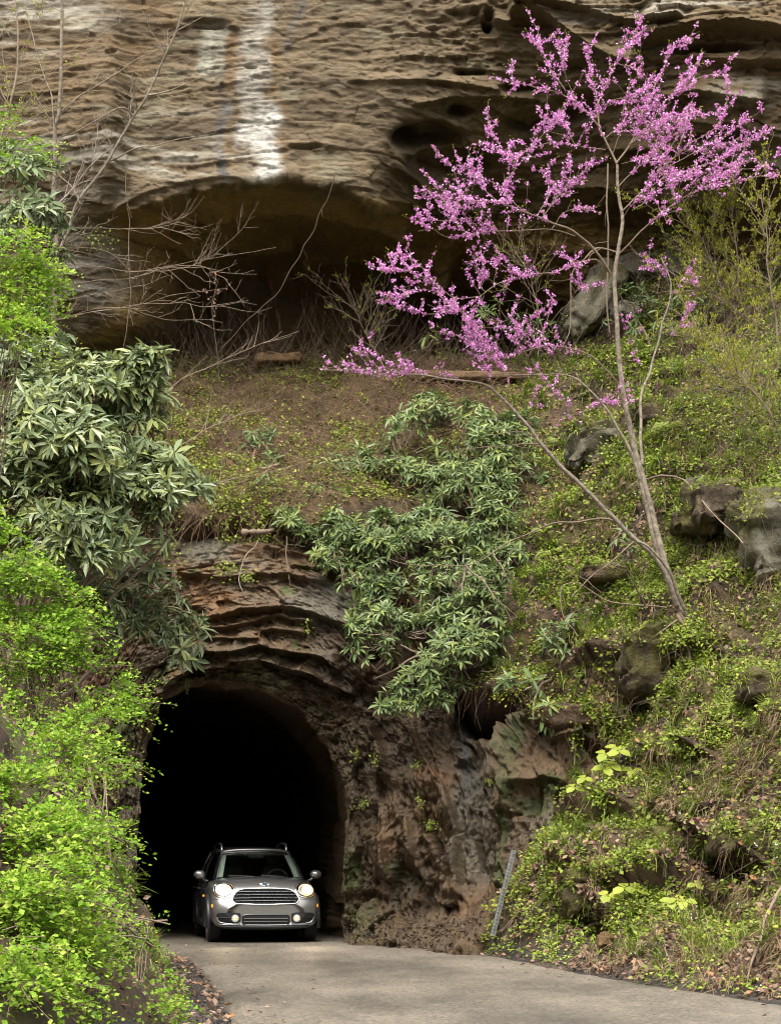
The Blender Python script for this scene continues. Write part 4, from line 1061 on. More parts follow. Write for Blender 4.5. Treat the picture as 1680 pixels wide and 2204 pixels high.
# ------------------------------------------------------------------ redbud
def R2(a, b, Y): return Q(834.4 + .5034 * np.asarray(a), .5034 * np.asarray(b), Y)
def redbud():
    base = hill_at(1500, 1362)
    root = thing('redbud_tree', 'leaning redbud tree covered in pink blossom on the right slope', 'tree', tuple(base))
    Yb = base[1] - 0.15
    def limb(pts, Y0, Y1, r0, r1, n=28, w=0.02, sd=1):
        a = np.array(pts, float); t = np.linspace(0, 1, len(a))
        P = wiggle(curve(R2(a[:, 0], a[:, 1], Y0 + (Y1 - Y0) * t), n), w, sd)
        return P, np.linspace(r0, r1, n)
    trunk = [limb([(1345, 2720), (1300, 2660), (1240, 2600), (1205, 2490), (1160, 2330), (1120, 2160), (1085, 2040), (1050, 1900), (1020, 1780), (1000, 1670), (990, 1550), (978, 1400), (966, 1210), (985, 1050), (1002, 930), (990, 850), (978, 700)], Yb, 36.4, .062, .021, 60, 0.02, 2)]
    trunk[0][1][:6] *= np.linspace(1.5, 1.0, 6)
    link('trunk', tube_mesh('trunk', trunk, M_bark_pale, 9, root), root)
    roots = [limb([(1240, 2620), (1290, 2700), (1330, 2790)], Yb - .1, Yb - .1, .06, .03, 14, .02, 4), limb([(1235, 2630), (1270, 2700), (1290, 2790), (1300, 2860), (1340, 2930)], Yb - .2, Yb - .5, .03, .014, 20, .03, 5),
             limb([(1240, 2650), (1150, 2710)], Yb - .2, Yb - .35, .016, .008, 8, .02, 6)]
    for p in roots: link('root', tube_mesh('root', [p], M_bark, 7, root), root)
    stems = [
        limb([(1235, 2590), (1190, 2480), (1130, 2370), (1000, 2250), (870, 2120), (700, 1950), (600, 1820), (500, 1710), (420, 1650), (300, 1622), (150, 1608), (0, 1590), (-120, 1585), (-270, 1575)], Yb - .1, 35.2, .042, .006, 60, .03, 8),
        limb([(1270, 2610), (1240, 2540), (1200, 2440), (1120, 2350), (1060, 2320)], Yb - .15, Yb - .6, .032, .015, 24, .02, 9),
        limb([(1170, 2440), (1140, 2330), (1110, 2200), (1075, 2040), (1030, 1910), (970, 1820), (930, 1750), (860, 1670), (780, 1610), (650, 1600), (520, 1605), (420, 1600)], Yb, 36.0, .034, .006, 50, .03, 11),
        limb([(1088, 1990), (1078, 1830), (1085, 1680), (1120, 1590), (1150, 1480), (1190, 1330), (1212, 1210), (1165, 1100)], Yb, 38.2, .026, .008, 36, .03, 13)]
    for p in stems: link('stem', tube_mesh('stem', [p], M_bark_pale, 7, root), root)
    bare = [[(1000, 2250), (940, 2220), (800, 2230), (680, 2250), (560, 2300), (450, 2360), (330, 2420), (150, 2420), (0, 2390)], [(450, 2360), (480, 2420), (500, 2470)], [(330, 2420), (320, 2500), (310, 2550)], [(330, 2420), (400, 2480), (460, 2560), (520, 2620)],
            [(1190, 2600), (1100, 2590), (960, 2570), (860, 2520), (800, 2490), (740, 2520), (750, 2620), (800, 2730)], [(1100, 2590), (1060, 2520), (1020, 2430), (980, 2390)], [(1060, 2310), (960, 2400), (860, 2480), (780, 2560)], [(680, 1910), (600, 1900), (500, 1910), (300, 1930)],
            [(700, 1950), (640, 1880), (560, 1850), (420, 1870)], [(980, 1080), (900, 1060), (840, 1110), (790, 1180), (780, 1400), (730, 1500)], [(940, 700), (938, 900), (942, 1100), (935, 1300), (945, 1420)]]
    for k, b in enumerate(bare):
        bp = []
        P, R = limb(b, 36.9 - 0.15 * (k % 4), 36.4 - 0.2 * (k % 3), .016, .005, 26, .04, 15 + k)
        if k == 10: P, R = limb(b, 38.2, 38.4, .014, .012, 20, .02, 3)
        bp.append((P, R)); bp += [(q, np.linspace(.005, .002, len(q))) for q in twigs_from(P, 7, .15, .5, up=0.1)]
        link('bare_branch', tube_mesh('bare_branch', bp, M_twig, 5, root), root)
    # flowering limbs: path, start depth, end depth, start radius, flower amount, where flowers begin
    F = [
        ([(905, 545), (830, 460), (740, 400), (640, 375), (540, 350), (440, 330)], 36.3, 35.6, .022, 1, .1),
        ([(978, 700), (940, 620), (905, 540), (895, 450), (870, 350), (860, 270), (845, 205)], 36.4, 36.5, .03, .8, .25),
        ([(760, 390), (690, 285), (655, 205), (640, 118)], 36.0, 36.6, .012, .9, 0), ([(810, 440), (765, 330), (750, 260), (722, 160)], 36.1, 35.7, .012, .9, 0),
        ([(895, 450), (940, 350), (980, 270), (1010, 215), (1060, 150), (1135, 128)], 36.4, 37.0, .016, .9, .1), ([(980, 270), (1050, 290), (1085, 330), (1070, 230)], 36.8, 36.0, .010, .9, .1),
        ([(978, 695), (1030, 620), (1080, 500), (1130, 420), (1150, 330), (1190, 270), (1212, 200), (1275, 160)], 36.4, 36.9, .024, 1, .2),
        ([(1030, 620), (1090, 570), (1160, 460), (1230, 395), (1300, 350), (1400, 310), (1470, 288)], 36.4, 35.8, .018, .95, .1), ([(1240, 390), (1290, 320), (1330, 255)], 36.0, 36.5, .009, .9, 0),
        ([(1050, 600), (1120, 530), (1180, 505), (1290, 490), (1410, 478)], 36.4, 37.2, .014, .9, .05),
        ([(1005, 900), (1100, 805), (1190, 700), (1290, 620), (1350, 580), (1420, 520), (1448, 455)], 36.4, 36.0, .02, .9, .2), ([(1150, 745), (1200, 640), (1280, 545), (1300, 500)], 36.3, 36.9, .01, .9, .1),
        ([(1090, 820), (1180, 760), (1290, 730), (1400, 690), (1480, 640), (1560, 590), (1608, 535)], 36.3, 35.5, .016, 1, .1), ([(1400, 690), (1500, 720), (1600, 715), (1660, 690)], 35.9, 35.4, .009, .8, .1),
        ([(985, 1090), (1060, 1010), (1140, 940), (1240, 860), (1340, 800), (1450, 782), (1560, 762), (1645, 735)], 36.6, 35.2, .022, .95, .25), ([(1340, 800), (1420, 730), (1500, 690), (1540, 620)], 35.9, 36.5, .010, 1, .05),
        ([(1240, 860), (1200, 790), (1160, 700), (1130, 640)], 36.1, 36.7, .010, .8, .1), ([(1005, 930), (1060, 870), (1140, 850), (1160, 900)], 36.5, 36.0, .010, .5, .2),
        ([(930, 640), (800, 622), (690, 612), (600, 640), (545, 690)], 36.4, 35.5, .014, .45, .1), ([(600, 640), (510, 660), (460, 590), (428, 512)], 35.7, 36.0, .009, .7, .1), ([(530, 700), (470, 640), (388, 604)], 35.6, 35.2, .009, .8, 0), ([(800, 622), (740, 540), (680, 520), (640, 455)], 35.9, 36.3, .009, .8, .1), ([(690, 612), (700, 540), (720, 500), (745, 475)], 35.9, 35.4, .008, .6, .2),
        ([(950, 1170), (900, 1090), (820, 1020), (740, 970), (650, 930), (560, 890), (470, 860), (380, 860), (270, 850), (118, 835)], 36.6, 34.8, .034, .9, .4),
        ([(560, 890), (480, 800), (400, 760), (300, 730), (208, 662)], 35.6, 35.0, .014, .9, .05), ([(490, 810), (540, 720), (600, 660), (630, 590)], 35.5, 35.9, .010, .9, .05), ([(470, 860), (400, 800), (350, 740), (300, 700)], 35.4, 35.8, .010, .8, .1), ([(380, 860), (300, 830), (250, 820), (192, 795)], 35.2, 34.9, .009, 1, .1),
        ([(800, 1010), (700, 980), (520, 990), (380, 1000), (250, 1005), (180, 980), (118, 955)], 36.3, 34.9, .014, .6, .25), ([(380, 960), (290, 940), (200, 940), (130, 935)], 35.2, 34.8, .009, .8, .1), ([(330, 990), (290, 940), (270, 890), (230, 840)], 35.2, 35.6, .009, .8, .1),
        ([(660, 930), (720, 850), (780, 790), (850, 720), (892, 665)], 36.0, 36.5, .012, .9, .1), ([(690, 890), (740, 800), (778, 705)], 36.0, 35.6, .010, .8, .1), ([(640, 920), (690, 820), (650, 720)], 35.9, 36.3, .010, .9, .1), ([(700, 980), (740, 920), (830, 890), (900, 880)], 36.1, 36.5, .008, .4, .2),
        ([(940, 1160), (880, 1115), (800, 1130), (690, 1165), (570, 1180), (480, 1210), (400, 1270), (330, 1330)], 36.6, 35.2, .022, .6, .25),
        ([(400, 1270), (280, 1270), (200, 1205), (100, 1165), (0, 1150), (-20, 1150)], 35.5, 34.8, .012, 1, .05), ([(200, 1210), (140, 1140), (90, 1110), (38, 1088)], 35.1, 35.5, .008, .8, .1), ([(240, 1260), (130, 1240), (60, 1270), (0, 1280)], 35.2, 34.9, .008, .7, .1),
        ([(420, 1250), (385, 1200), (375, 1130), (335, 1070)], 35.6, 35.9, .008, .7, .1), ([(450, 1230), (470, 1150), (400, 1110), (350, 1120)], 35.6, 35.3, .008, .7, .1), ([(620, 1175), (560, 1160), (520, 1160)], 35.8, 35.5, .006, .9, 0), ([(800, 1130), (830, 1140)], 36.2, 36, .005, .9, 0),
        ([(1000, 1690), (960, 1610), (900, 1550), (800, 1500), (680, 1490), (560, 1510), (470, 1530), (380, 1460), (330, 1400)], 36.6, 35.2, .022, .7, .35),
        ([(500, 1720), (510, 1600), (440, 1530), (390, 1440), (330, 1340), (250, 1290)], 35.5, 35.1, .012, 1, .1), ([(450, 1660), (400, 1540), (330, 1450), (240, 1420)], 35.4, 35.0, .010, .9, .1), ([(640, 1520), (665, 1450), (700, 1330), (715, 1290)], 35.9, 36.3, .010, .7, .1), ([(560, 1510), (540, 1430), (600, 1360), (640, 1350)], 35.7, 35.3, .009, .9, .1),
        ([(330, 1330), (250, 1330), (170, 1340), (100, 1310), (0, 1280)], 35.1, 34.8, .008, .9, .1), ([(470, 1530), (420, 1480), (380, 1420), (350, 1370)], 35.4, 35.8, .008, 1, .05), ([(620, 1500), (590, 1430), (500, 1400), (440, 1380)], 35.8, 35.3, .008, .9, .1),
        ([(300, 1622), (200, 1600), (100, 1590), (-50, 1600), (-150, 1590), (-275, 1570)], 35.5, 35.0, .008, .7, 0), ([(150, 1608), (60, 1570), (20, 1555), (-20, 1540)], 35.4, 35.2, .006, .8, .1), ([(0, 1590), (-60, 1560), (-90, 1530), (-110, 1510)], 35.2, 35.4, .006, .6, .1),
        ([(860, 1670), (760, 1700), (690, 1650), (640, 1600)], 36.1, 35.8, .007, .4, .2), ([(700, 1940), (740, 1800), (820, 1770), (900, 1730), (1040, 1700)], 36.0, 36.3, .007, .45, .2), ([(600, 1750), (620, 1740), (700, 1740)], 35.9, 36.0, .005, .5, .1), ([(960, 1230), (900, 1210), (850, 1240), (820, 1230)], 36.6, 36.1, .006, .6, .2),
        ([(1200, 1330), (1240, 1220), (1320, 1210), (1300, 1260)], 38.0, 38.2, .006, .4, .2), ([(1120, 1590), (1060, 1530), (1020, 1400), (1050, 1320)], 38.0, 37.8, .006, .4, .2), ([(1210, 1210), (1130, 1120), (1080, 1090)], 38.2, 38.0, .006, .7, .1), ([(1170, 1470), (1250, 1390), (1290, 1300)], 38.1, 38.3, .006, .4, .2)]
    F += [([(985, 800), (1060, 730), (1150, 640), (1210, 580), (1255, 530)], 36.4, 36.8, .012, .9, .15), ([(1060, 890), (1150, 830), (1230, 780), (1310, 740)], 36.3, 35.8, .010, .8, .1), ([(1190, 720), (1320, 640), (1450, 570), (1530, 520)], 36.1, 35.6, .010, .9, .1),
          ([(960, 660), (1000, 560), (1010, 470), (1040, 410), (1090, 380)], 36.4, 36.0, .010, .9, .2), ([(930, 590), (1010, 530), (1100, 480), (1150, 440)], 36.3, 36.8, .010, 1, .15), ([(890, 500), (950, 440), (1010, 420), (1030, 390)], 36.4, 36.1, .008, 1, .1), ([(1100, 560), (1200, 540), (1260, 500), (1330, 480)], 36.2, 35.8, .008, 1, .1),
          ([(1290, 735), (1360, 660), (1420, 620), (1500, 590)], 36.0, 36.4, .008, 1, .1), ([(1200, 860), (1290, 790), (1380, 750), (1480, 730)], 36.2, 35.7, .008, 1, .1), ([(1000, 700), (1070, 680), (1120, 700), (1180, 690)], 36.4, 36.0, .007, .8, .2)]
    bpaths, cpos, budp = [], [], []
    for k, (pts, Y0, Y1, r0, fa, st) in enumerate(F):
        P, R = limb(pts, Y0, Y1, r0 * .62, .003, 30, .035, 30 + k)
        bpaths.append((P, R))
        ln = np.linalg.norm(np.diff(P, axis=0), axis=1).sum()
        tw = twigs_from(P, int(ln * 6.5 * fa) + 3, .12, .42, up=0.25, spread=0.75, t0=st)
        tw += [z for q in tw[::3] for z in twigs_from(q, 1, .1, .3, up=.4, spread=.8, t0=.3)]
        for q in tw: bpaths.append((q, np.linspace(.0045, .002, len(q))))
        for src, s0, step in [(P, st, .045)] + [(q, .1, .045) for q in tw]:
            L = np.linalg.norm(np.diff(src, axis=0), axis=1).sum()
            m = max(1, int(L * (1 - s0) / step))
            t = rng.uniform(s0, 1, m)
            i = np.clip((t * (len(src) - 1)).astype(int), 0, len(src) - 2); f = (t * (len(src) - 1) - i)[:, None]
            pp = src[i] * (1 - f) + src[i + 1] * f
            kp = rng.random(m) < (0.38 + 0.5 * fa) * (0.5 + 0.8 * (vn(pp * 2.2, 44) > -0.25))
            cpos.append(pp[kp])
        for q in tw[::2] + [P]:
            budp.append(q[-1:] + .02 * rng.normal(size=(3, 3)))
    link('branch', tube_mesh('branch', bpaths, M_twig_dark if False else M_twig, 5, root), root)
    c = np.concatenate(cpos); n = len(c)
    per = 6
    P = np.repeat(c, per, 0) + .013 * rng.normal(size=(n * per, 3))
    D = unit(rng.normal(size=(n * per, 3)) + np.array([0, 0, -.15])); N = rand_dir(n * per)
    tn = np.clip(np.repeat(rng.normal(.5, .2, n), per) + rng.normal(0, .2, n * per), 0, 1)
    sz = rng.uniform(.024, .042, n * per)
    link('blossom', leaf_mesh('blossom', P, D, N, sz, sz * .8, T_DIA, M_blossom, tn, root), root, kind='stuff')
    b = np.concatenate(budp)
    link('leaf_bud', leaf_mesh('leaf_bud', b, rand_dir(len(b)) + np.array([0, 0, .5]), rand_dir(len(b)), rng.uniform(.02, .045, len(b)), .018, T_DIA, M_bud, rng.random(len(b)), root), root, kind='stuff')
redbud()

# ------------------------------------------------------------------ bare trees and stems on the left
def path_uv(pts, Y0, Y1, n=30, w=.03, sd=1):
    a = np.array(pts, float)
    return wiggle(curve(Q(a[:, 0], a[:, 1], Y0 + (Y1 - Y0) * np.linspace(0, 1, len(a))), n), w, sd)
def sapling(name, label, cat, main, mat, twn=16, twl=(.3, 1.2), branches=(), group=None, buds=0, up=.35, sub=2, budmat=None, budsize=(.03, .06)):
    P, r0, r1 = main
    root = thing(name, label, cat, tuple(P[0]), group)
    link('trunk', tube_mesh('trunk', [(P, np.linspace(r0, r1, len(P)))], mat, 8, root), root)
    tw = list(branches)
    side = twigs_from(P, twn, *twl, up=up, spread=.9, t0=.2, npt=9)
    paths = [(b, np.linspace(min(r1, .014) * 1.2, .003, len(b))) for b in branches] + [(q, np.linspace(.008, .0025, len(q))) for q in side]
    tips = []
    for q in list(branches) + side:
        for _ in range(sub if len(q) > 6 else 1):
            s2 = twigs_from(q, 2, .12, .45, up=.25, spread=.8, t0=.2)
            for z in s2: paths.append((z, np.linspace(.004, .002, len(z)))); tips.append(z)
    link('branch', tube_mesh('branch', paths, mat, 4, root), root)
    if buds:
        src = tips + side
        b = np.concatenate([src[int(rng.integers(len(src)))][int(rng.integers(2, 6))][None] for _ in range(buds)])
        b = np.repeat(b, 4, 0) + .018 * rng.normal(size=(buds * 4, 3))
        link('leaf_bud', leaf_mesh('leaf_bud', b, rand_dir(len(b)) * .6 + np.array([0, 0, .7]), rand_dir(len(b)), rng.uniform(*budsize, len(b)), .022, T_DIA, budmat or M_bud, rng.random(len(b)), root), root, kind='stuff')
    return root

sapling('bare_sapling', 'tall straight bare sapling in front of the cliff at upper left', 'tree',
        (path_uv([(96, 960), (104, 860), (109, 770), (115, 688), (121, 567), (115, 443), (118, 342), (118, 276), (127, 242), (131, 170), (133, 60), (134, -80)], 42, 41.4, 60, .012, 3), .055, .026), M_bark_pale, 14, (.5, 1.6),
        [path_uv([(118, 276), (105, 200), (80, 110), (52, 0), (44, -50)], 41.7, 42.2, 24, .04, 5), path_uv([(127, 245), (180, 200), (260, 150), (330, 110), (420, 40)], 41.6, 41.0, 24, .04, 6), path_uv([(118, 280), (90, 235), (60, 170), (0, 40)], 41.7, 41.2, 24, .05, 7)], 'bare trees before the cliff', buds=0)
sapling('leaning_tree', 'thin bare tree leaning right across the cliff from behind the sapling', 'tree',
        (path_uv([(110, 780), (118, 650), (124, 558), (150, 492), (167, 435), (213, 377), (253, 308), (288, 250), (314, 210), (343, 147), (378, 70), (410, -30)], 42.6, 41.8, 60, .012, 8), .036, .014), M_bark_pale, 22, (.4, 1.3),
        [path_uv([(288, 250), (265, 236), (220, 248), (160, 285), (120, 300)], 42.2, 41.8, 20, .04, 9), path_uv([(230, 350), (300, 320), (380, 300), (470, 282)], 42.3, 41.6, 20, .05, 10), path_uv([(170, 430), (130, 380), (110, 330)], 42.4, 42.6, 14, .05, 12), path_uv([(320, 205), (380, 190), (450, 160)], 42.0, 41.6, 14, .04, 13)], 'bare trees before the cliff')
sapling('dead_limb', 'pale dead limb slanting up to the right beside the leaning bare tree', 'branch',
        (path_uv([(-20, 570), (23, 524), (72, 478), (121, 443), (161, 400), (202, 351), (245, 311)], 41.2, 40.6, 40, .02, 14), .03, .008), M_twig_pale, 10, (.3, .8), (), 'bare trees before the cliff')
sapling('budding_tree', 'slender tree with sparse yellow green buds in the top left corner', 'tree',
        (path_uv([(-60, 700), (-40, 480), (-5, 330), (20, 230), (38, 120), (30, -40)], 38, 38.4, 40, .03, 15), .03, .012), M_twig, 16, (.5, 1.3),
        [path_uv([(-5, 330), (40, 250), (90, 180), (140, 120)], 38.2, 37.6, 20, .05, 16), path_uv([(20, 230), (-20, 150), (10, 60), (30, 20)], 38.2, 38, 20, .05, 17), path_uv([(0, 320), (60, 300), (75, 330), (74, 345)], 38.2, 37.6, 20, .05, 19)], 'bare trees before the cliff', buds=150)
root_ = np.array
def arching():
    B = .5034
    L = [[(240, 1150), (420, 1140), (560, 1160), (800, 1125), (960, 1090), (1180, 1060)], [(240, 1370), (400, 1330), (560, 1310), (720, 1270), (900, 1240), (975, 1235)], [(260, 1360), (560, 1310), (760, 1300), (900, 1308), (1065, 1285)], [(400, 1320), (560, 1320), (700, 1365), (915, 1365)],
         [(250, 1010), (420, 975), (560, 980), (680, 965), (800, 912), (872, 842)], [(560, 980), (680, 972), (760, 992), (826, 1000)], [(560, 1162), (760, 1150), (880, 1110), (990, 1025), (1057, 955)], [(240, 1240), (400, 1200), (560, 1190), (700, 1150), (860, 1140)], [(250, 1290), (420, 1260), (560, 1230), (720, 1180)],
         [(560, 1190), (700, 1150), (850, 1140), (940, 1180), (975, 1195)], [(240, 1100), (330, 1060), (450, 1080), (560, 1160)]]
    base = Q(112, 745, 43.4)
    root = thing('bare_shrub', 'spray of bare arching stems reaching right across the cave mouth', 'shrub', tuple(base))
    paths = []
    for k, a in enumerate(L):
        a = [(x * B, y * B) for x, y in a]
        P = path_uv(([(112, 745), (116, 690)] if a[0][0] < 140 else []) + a, 43.2, 42.6 - .2 * (k % 3), 34, .03, 60 + k)
        paths.append((P, np.linspace(.0075, .0025, 34)))
        for q in twigs_from(P, 7, .2, .8, up=.12, spread=.6, t0=.3, npt=7):
            paths.append((q, np.linspace(.005, .002, 7)))
            for z in twigs_from(q, 2, .1, .35, up=.15, spread=.7): paths.append((z, np.linspace(.003, .0015, len(z))))
    link('branch', tube_mesh('branch', paths, M_twig, 4, root), root)
arching()
def vine(label, pts, Y0, Y1, r=.012, sd=1, tw=6, name='hanging_vine', mat=None):
    P = path_uv(pts, Y0, Y1, 46, .05, sd)
    root = thing(name, label, 'vine', tuple(P[0]))
    link('stem', tube_mesh('stem', [(P, np.linspace(r, r * .7, 46))], mat or M_twig, 5, root), root)
    for q in twigs_from(P, tw, .1, .5, up=-.2): link('tendril', tube_mesh('tendril', [(q, np.linspace(.004, .002, len(q)))], mat or M_twig, 3, root), root)
vine('long brown vine hanging from the overhang lip down into the cave mouth', [(722, 370), (705, 428), (680, 483), (650, 534), (620, 590), (594, 634), (544, 680), (505, 720), (470, 760)], 43.4, 45.6, .009, 3)
vine('thin brown vine hanging straight down the left side of the cave', [(272, 350), (274, 450), (277, 530), (280, 610), (276, 700), (266, 760)], 43.9, 44.6, .009, 4, 10)
vine('slender root hanging down over the rock face left of the middle rhododendron', [(617, 1155), (616, 1190), (618, 1215), (620, 1245)], 40.6, 40.5, .012, 5, 5, 'hanging_root')
vine('curved pale root trailing down the rock above the tunnel', [(555, 1165), (530, 1200), (517, 1235), (520, 1278)], 40.7, 40.4, .010, 6, 4, 'hanging_root', M_twig_pale)
for k, (pts, lab) in enumerate([([(150, 960), (290, 885), (378, 825), (453, 790), (534, 755), (640, 715)], 'upper of the long pale bare branches slanting over the bench slope'), ([(300, 1010), (400, 950), (478, 910), (530, 890), (560, 884)], 'short pale bare branch slanting up out of the left rhododendron'), ([(380, 1075), (453, 1047), (530, 1027), (650, 1000)], 'lowest pale bare branch lying over the bench above the portal')]):
    P = path_uv(pts, 33.5, 34.5, 30, .03, 70 + k)
    root = thing('bare_branch', lab, 'branch', tuple(P[0]), 'bare branches over the bench')
    pp = [(P, np.linspace(.009, .0025, 30))]
    for q in twigs_from(P, 9, .2, .7, up=.25, spread=.5, t0=.35, npt=7): pp.append((q, np.linspace(.005, .002, 7)))
    link('stem', tube_mesh('stem', pp, M_twig, 4, root), root)
def dry_stalk(label, pts, Y):
    P = path_uv(pts, Y, Y, 24, .02, 9)
    root = thing('dry_stalk', label, 'plant', tuple(P[0]))
    tw = twigs_from(P, 8, .15, .4, up=.4, t0=.45)
    link('stem', tube_mesh('stem', [(P, np.linspace(.009, .004, 24))] + [(q, np.linspace(.004, .002, len(q))) for q in tw], M_twig_dark, 4, root), root)
    b = np.concatenate([q[[2, 4, 5]] for q in tw]); b = np.repeat(b, 3, 0) + .015 * rng.normal(size=(len(b) * 3, 3))
    link('seed_head', leaf_mesh('seed_head', b, rand_dir(len(b)), rand_dir(len(b)), .045, .03, T_DIA, M_litter, rng.uniform(.5, 1, len(b)), root), root, kind='stuff')
dry_stalk('tall dry brown weed with seed heads in front of the black cave', [(480, 960), (470, 800), (460, 700), (457, 645), (470, 600)], 43.0)

# ------------------------------------------------------------------ shrubs with leaves
bank_pt = lambda Y, h: np.array([bank_x(Y) - 0.5 * h - 0.03 * h * h, Y, h])
rhododendron('large glossy rhododendron with long leaves on the left above the tunnel', [(20, 850, 31.5, 110, 70, .5), (110, 850, 31.5, 120, 70, .5), (230, 840, 31.8, 120, 56, .5), (300, 880, 31.8, 90, 50, .4), (60, 970, 31, 130, 80, .6), (190, 970, 31, 130, 80, .6), (310, 980, 31.4, 110, 70, .5), (390, 1040, 31.4, 90, 50, .4), (60, 1090, 30.6, 120, 70, .5), (190, 1090, 31, 130, 70, .6), (310, 1090, 31.2, 100, 60, .5), (415, 1085, 31.3, 70, 40, .35), (130, 1180, 30.6, 130, 50, .4), (280, 1160, 31, 90, 40, .4)], bank_pt(31.6, 3.3), 2300, .225, 8, 300, .84, mat=M_rhodo_pale, gap=.22)
rhododendron('smaller rhododendron hanging left of the tunnel arch', [(290, 1240, 32.5, 110, 60, .4), (370, 1380, 33, 66, 60, .35), (225, 1290, 32, 90, 70, .4), (340, 1300, 32.8, 80, 50, .35)], bank_pt(32.5, 3.0), 250, .20, 8, 150, .78, mat=M_rhodo_pale)
rhododendron('rhododendron clump high at the left edge of the picture', [(35, 390, 33, 60, 44, .35), (50, 490, 33, 70, 60, .4), (80, 620, 33, 62, 60, .35), (30, 710, 33, 90, 60, .4), (60, 780, 32.6, 80, 40, .35)], bank_pt(33, 4.5), 320, .20, 8, 150, .7, mat=M_rhodo_pale)
rhododendron('rhododendron spreading over the bench above the middle one', [(990, 925, 43, 150, 64, .5), (1060, 1010, 42.4, 100, 80, .45), (760, 1010, 42.2, 110, 46, .4), (900, 1045, 42, 160, 66, .45), (690, 1085, 41.2, 90, 40, .3), (640, 1120, 40.9, 50, 30, .25), (860, 990, 42.6, 120, 40, .4), (1100, 940, 42.8, 70, 60, .4), (560, 1075, 41.3, 30, 20, .2)], hill_at(960, 1060), 1500, .165, 8, 200, .74)
rhododendron('dense rhododendron growing from the rock edge right of the tunnel top', [(960, 1165, 40.7, 140, 80, .45), (820, 1180, 40.4, 95, 66, .35), (1040, 1130, 41, 90, 66, .4), (880, 1260, 40, 140, 66, .4), (1000, 1290, 39.5, 90, 76, .4), (760, 1130, 40.5, 90, 50, .35), (720, 1170, 40.3, 60, 40, .25), (1090, 1180, 40.4, 60, 60, .3)], hill_at(980, 1260), 1500, .16, 8, 300, .72)
rhododendron('rhododendron hanging down over the rock face right of the tunnel', [(860, 1370, 39.5, 110, 66, .3), (960, 1390, 39.2, 90, 66, .3), (800, 1450, 39.5, 56, 50, .25), (900, 1485, 39.2, 90, 46, .25), (868, 1540, 39.2, 60, 26, .2), (1010, 1445, 38.8, 60, 40, .25)], hill_at(1000, 1390), 850, .165, 8, 250, .72)
rhododendron('small rhododendron sprig hanging over the dark wet recess', [(1130, 1470, 37.3, 45, 30, .2), (1150, 1530, 37.2, 40, 46, .2)], hill_at(1180, 1470), 26, .21, 8, 120, .6)
rhododendron('young rhododendron growing on the slope left of the redbud base', [(1190, 1370, 38.0, 46, 40, .25), (1240, 1330, 38.0, 40, 30, .2)], hill_at(1200, 1400), 20, .20, 7, 80, .62)
rhododendron('little rhododendron standing alone on the brown bench slope', [(560, 930, 43.0, 44, 36, .25), (556, 1000, 42.4, 34, 34, .25)], hill_at(560, 1020), 26, .19, 7, 100, .66)
rhododendron('pale green rhododendron in front of the cave below the pink branches', [(890, 742, 45.6, 46, 22, .25)], hill_at(885, 790), 22, .20, 8, 100, .95)
rhododendron('rhododendron on the upper slope right of the redbud trunk', [(1370, 660, 45.0, 50, 60, .35), (1440, 720, 44.4, 60, 50, .35), (1490, 690, 44.4, 50, 40, .3)], hill_at(1420, 770), 60, .21, 7, 150, .60)
rhododendron('small rhododendron behind the pink branches left of the leaning slab', [(1160, 690, 45.6, 40, 26, .3), (1100, 700, 45.8, 36, 20, .3)], hill_at(1140, 780), 24, .18, 7, 60, .6)
rhododendron('low large leaved seedling beside the lower redbud stems', [(1350, 1190, 38.2, 26, 40, .15)], hill_at(1350, 1240), 9, .20, 6, 50, .66)
spring_shrub('bright green shrub in the corner of the left edge near the top', [(0, 315, 28, 50, 50, .35), (-20, 260, 28, 36, 40, .3)], bank_pt(28, 4.5), 260)
spring_shrub('bright yellow green shrub at the left edge below the top one', [(20, 550, 28, 66, 40, .35), (40, 640, 28, 70, 46, .35), (-10, 690, 27.5, 80, 40, .35), (80, 600, 28, 40, 24, .25), (60, 690, 28, 50, 24, .25)], bank_pt(28, 3.8), 620, tone0=.65)
spring_shrub('leafy green shrub under the left rhododendron', [(20, 1260, 27, 90, 50, .45), (90, 1310, 27, 90, 44, .4), (140, 1380, 27, 90, 40, .4), (40, 1400, 26.5, 110, 50, .5), (170, 1460, 27, 80, 38, .35), (245, 1520, 27.2, 40, 30, .22), (70, 1490, 26.5, 130, 40, .4), (-20, 1180, 27, 50, 36, .3)], bank_pt(26.5, 2.2), 1750, tone0=.5)
spring_shrub('broad bright green shrub left of the tunnel mouth', [(40, 1570, 25, 130, 40, .45), (180, 1560, 25.6, 90, 32, .3), (90, 1640, 25, 130, 40, .4), (190, 1650, 25.6, 60, 34, .25), (20, 1710, 24, 120, 44, .4), (130, 1730, 25, 80, 36, .3), (210, 1790, 25.4, 44, 30, .2), (40, 1790, 23.6, 120, 40, .35), (160, 1830, 25, 60, 26, .22)], bank_pt(24.2, 1.5), 1750, tone0=.55)
spring_shrub('spreading green shrub low on the left bank beside the road', [(20, 1870, 22, 110, 36, .3), (110, 1900, 22.4, 70, 30, .25), (150, 1960, 22.4, 56, 24, .2), (40, 1950, 21, 110, 36, .3), (110, 2010, 21.4, 80, 28, .25), (190, 2030, 21.6, 40, 20, .14), (20, 2050, 20, 100, 36, .25), (140, 2080, 20.8, 66, 26, .2), (30, 2130, 19, 90, 30, .2), (220, 2110, 20.5, 50, 16, .14), (320, 2148, 20.5, 60, 9, .1), (130, 2150, 20, 50, 16, .14)], bank_pt(21.5, .8), 1500, tone0=.6)
spring_shrub('small round green bush at the top of the slope under the cliff', [(1440, 510, 46.2, 34, 44, .3)], hill_at(1440, 590), 70, leaflet=.045, tone0=.35, group='shrubs on the upper slope')

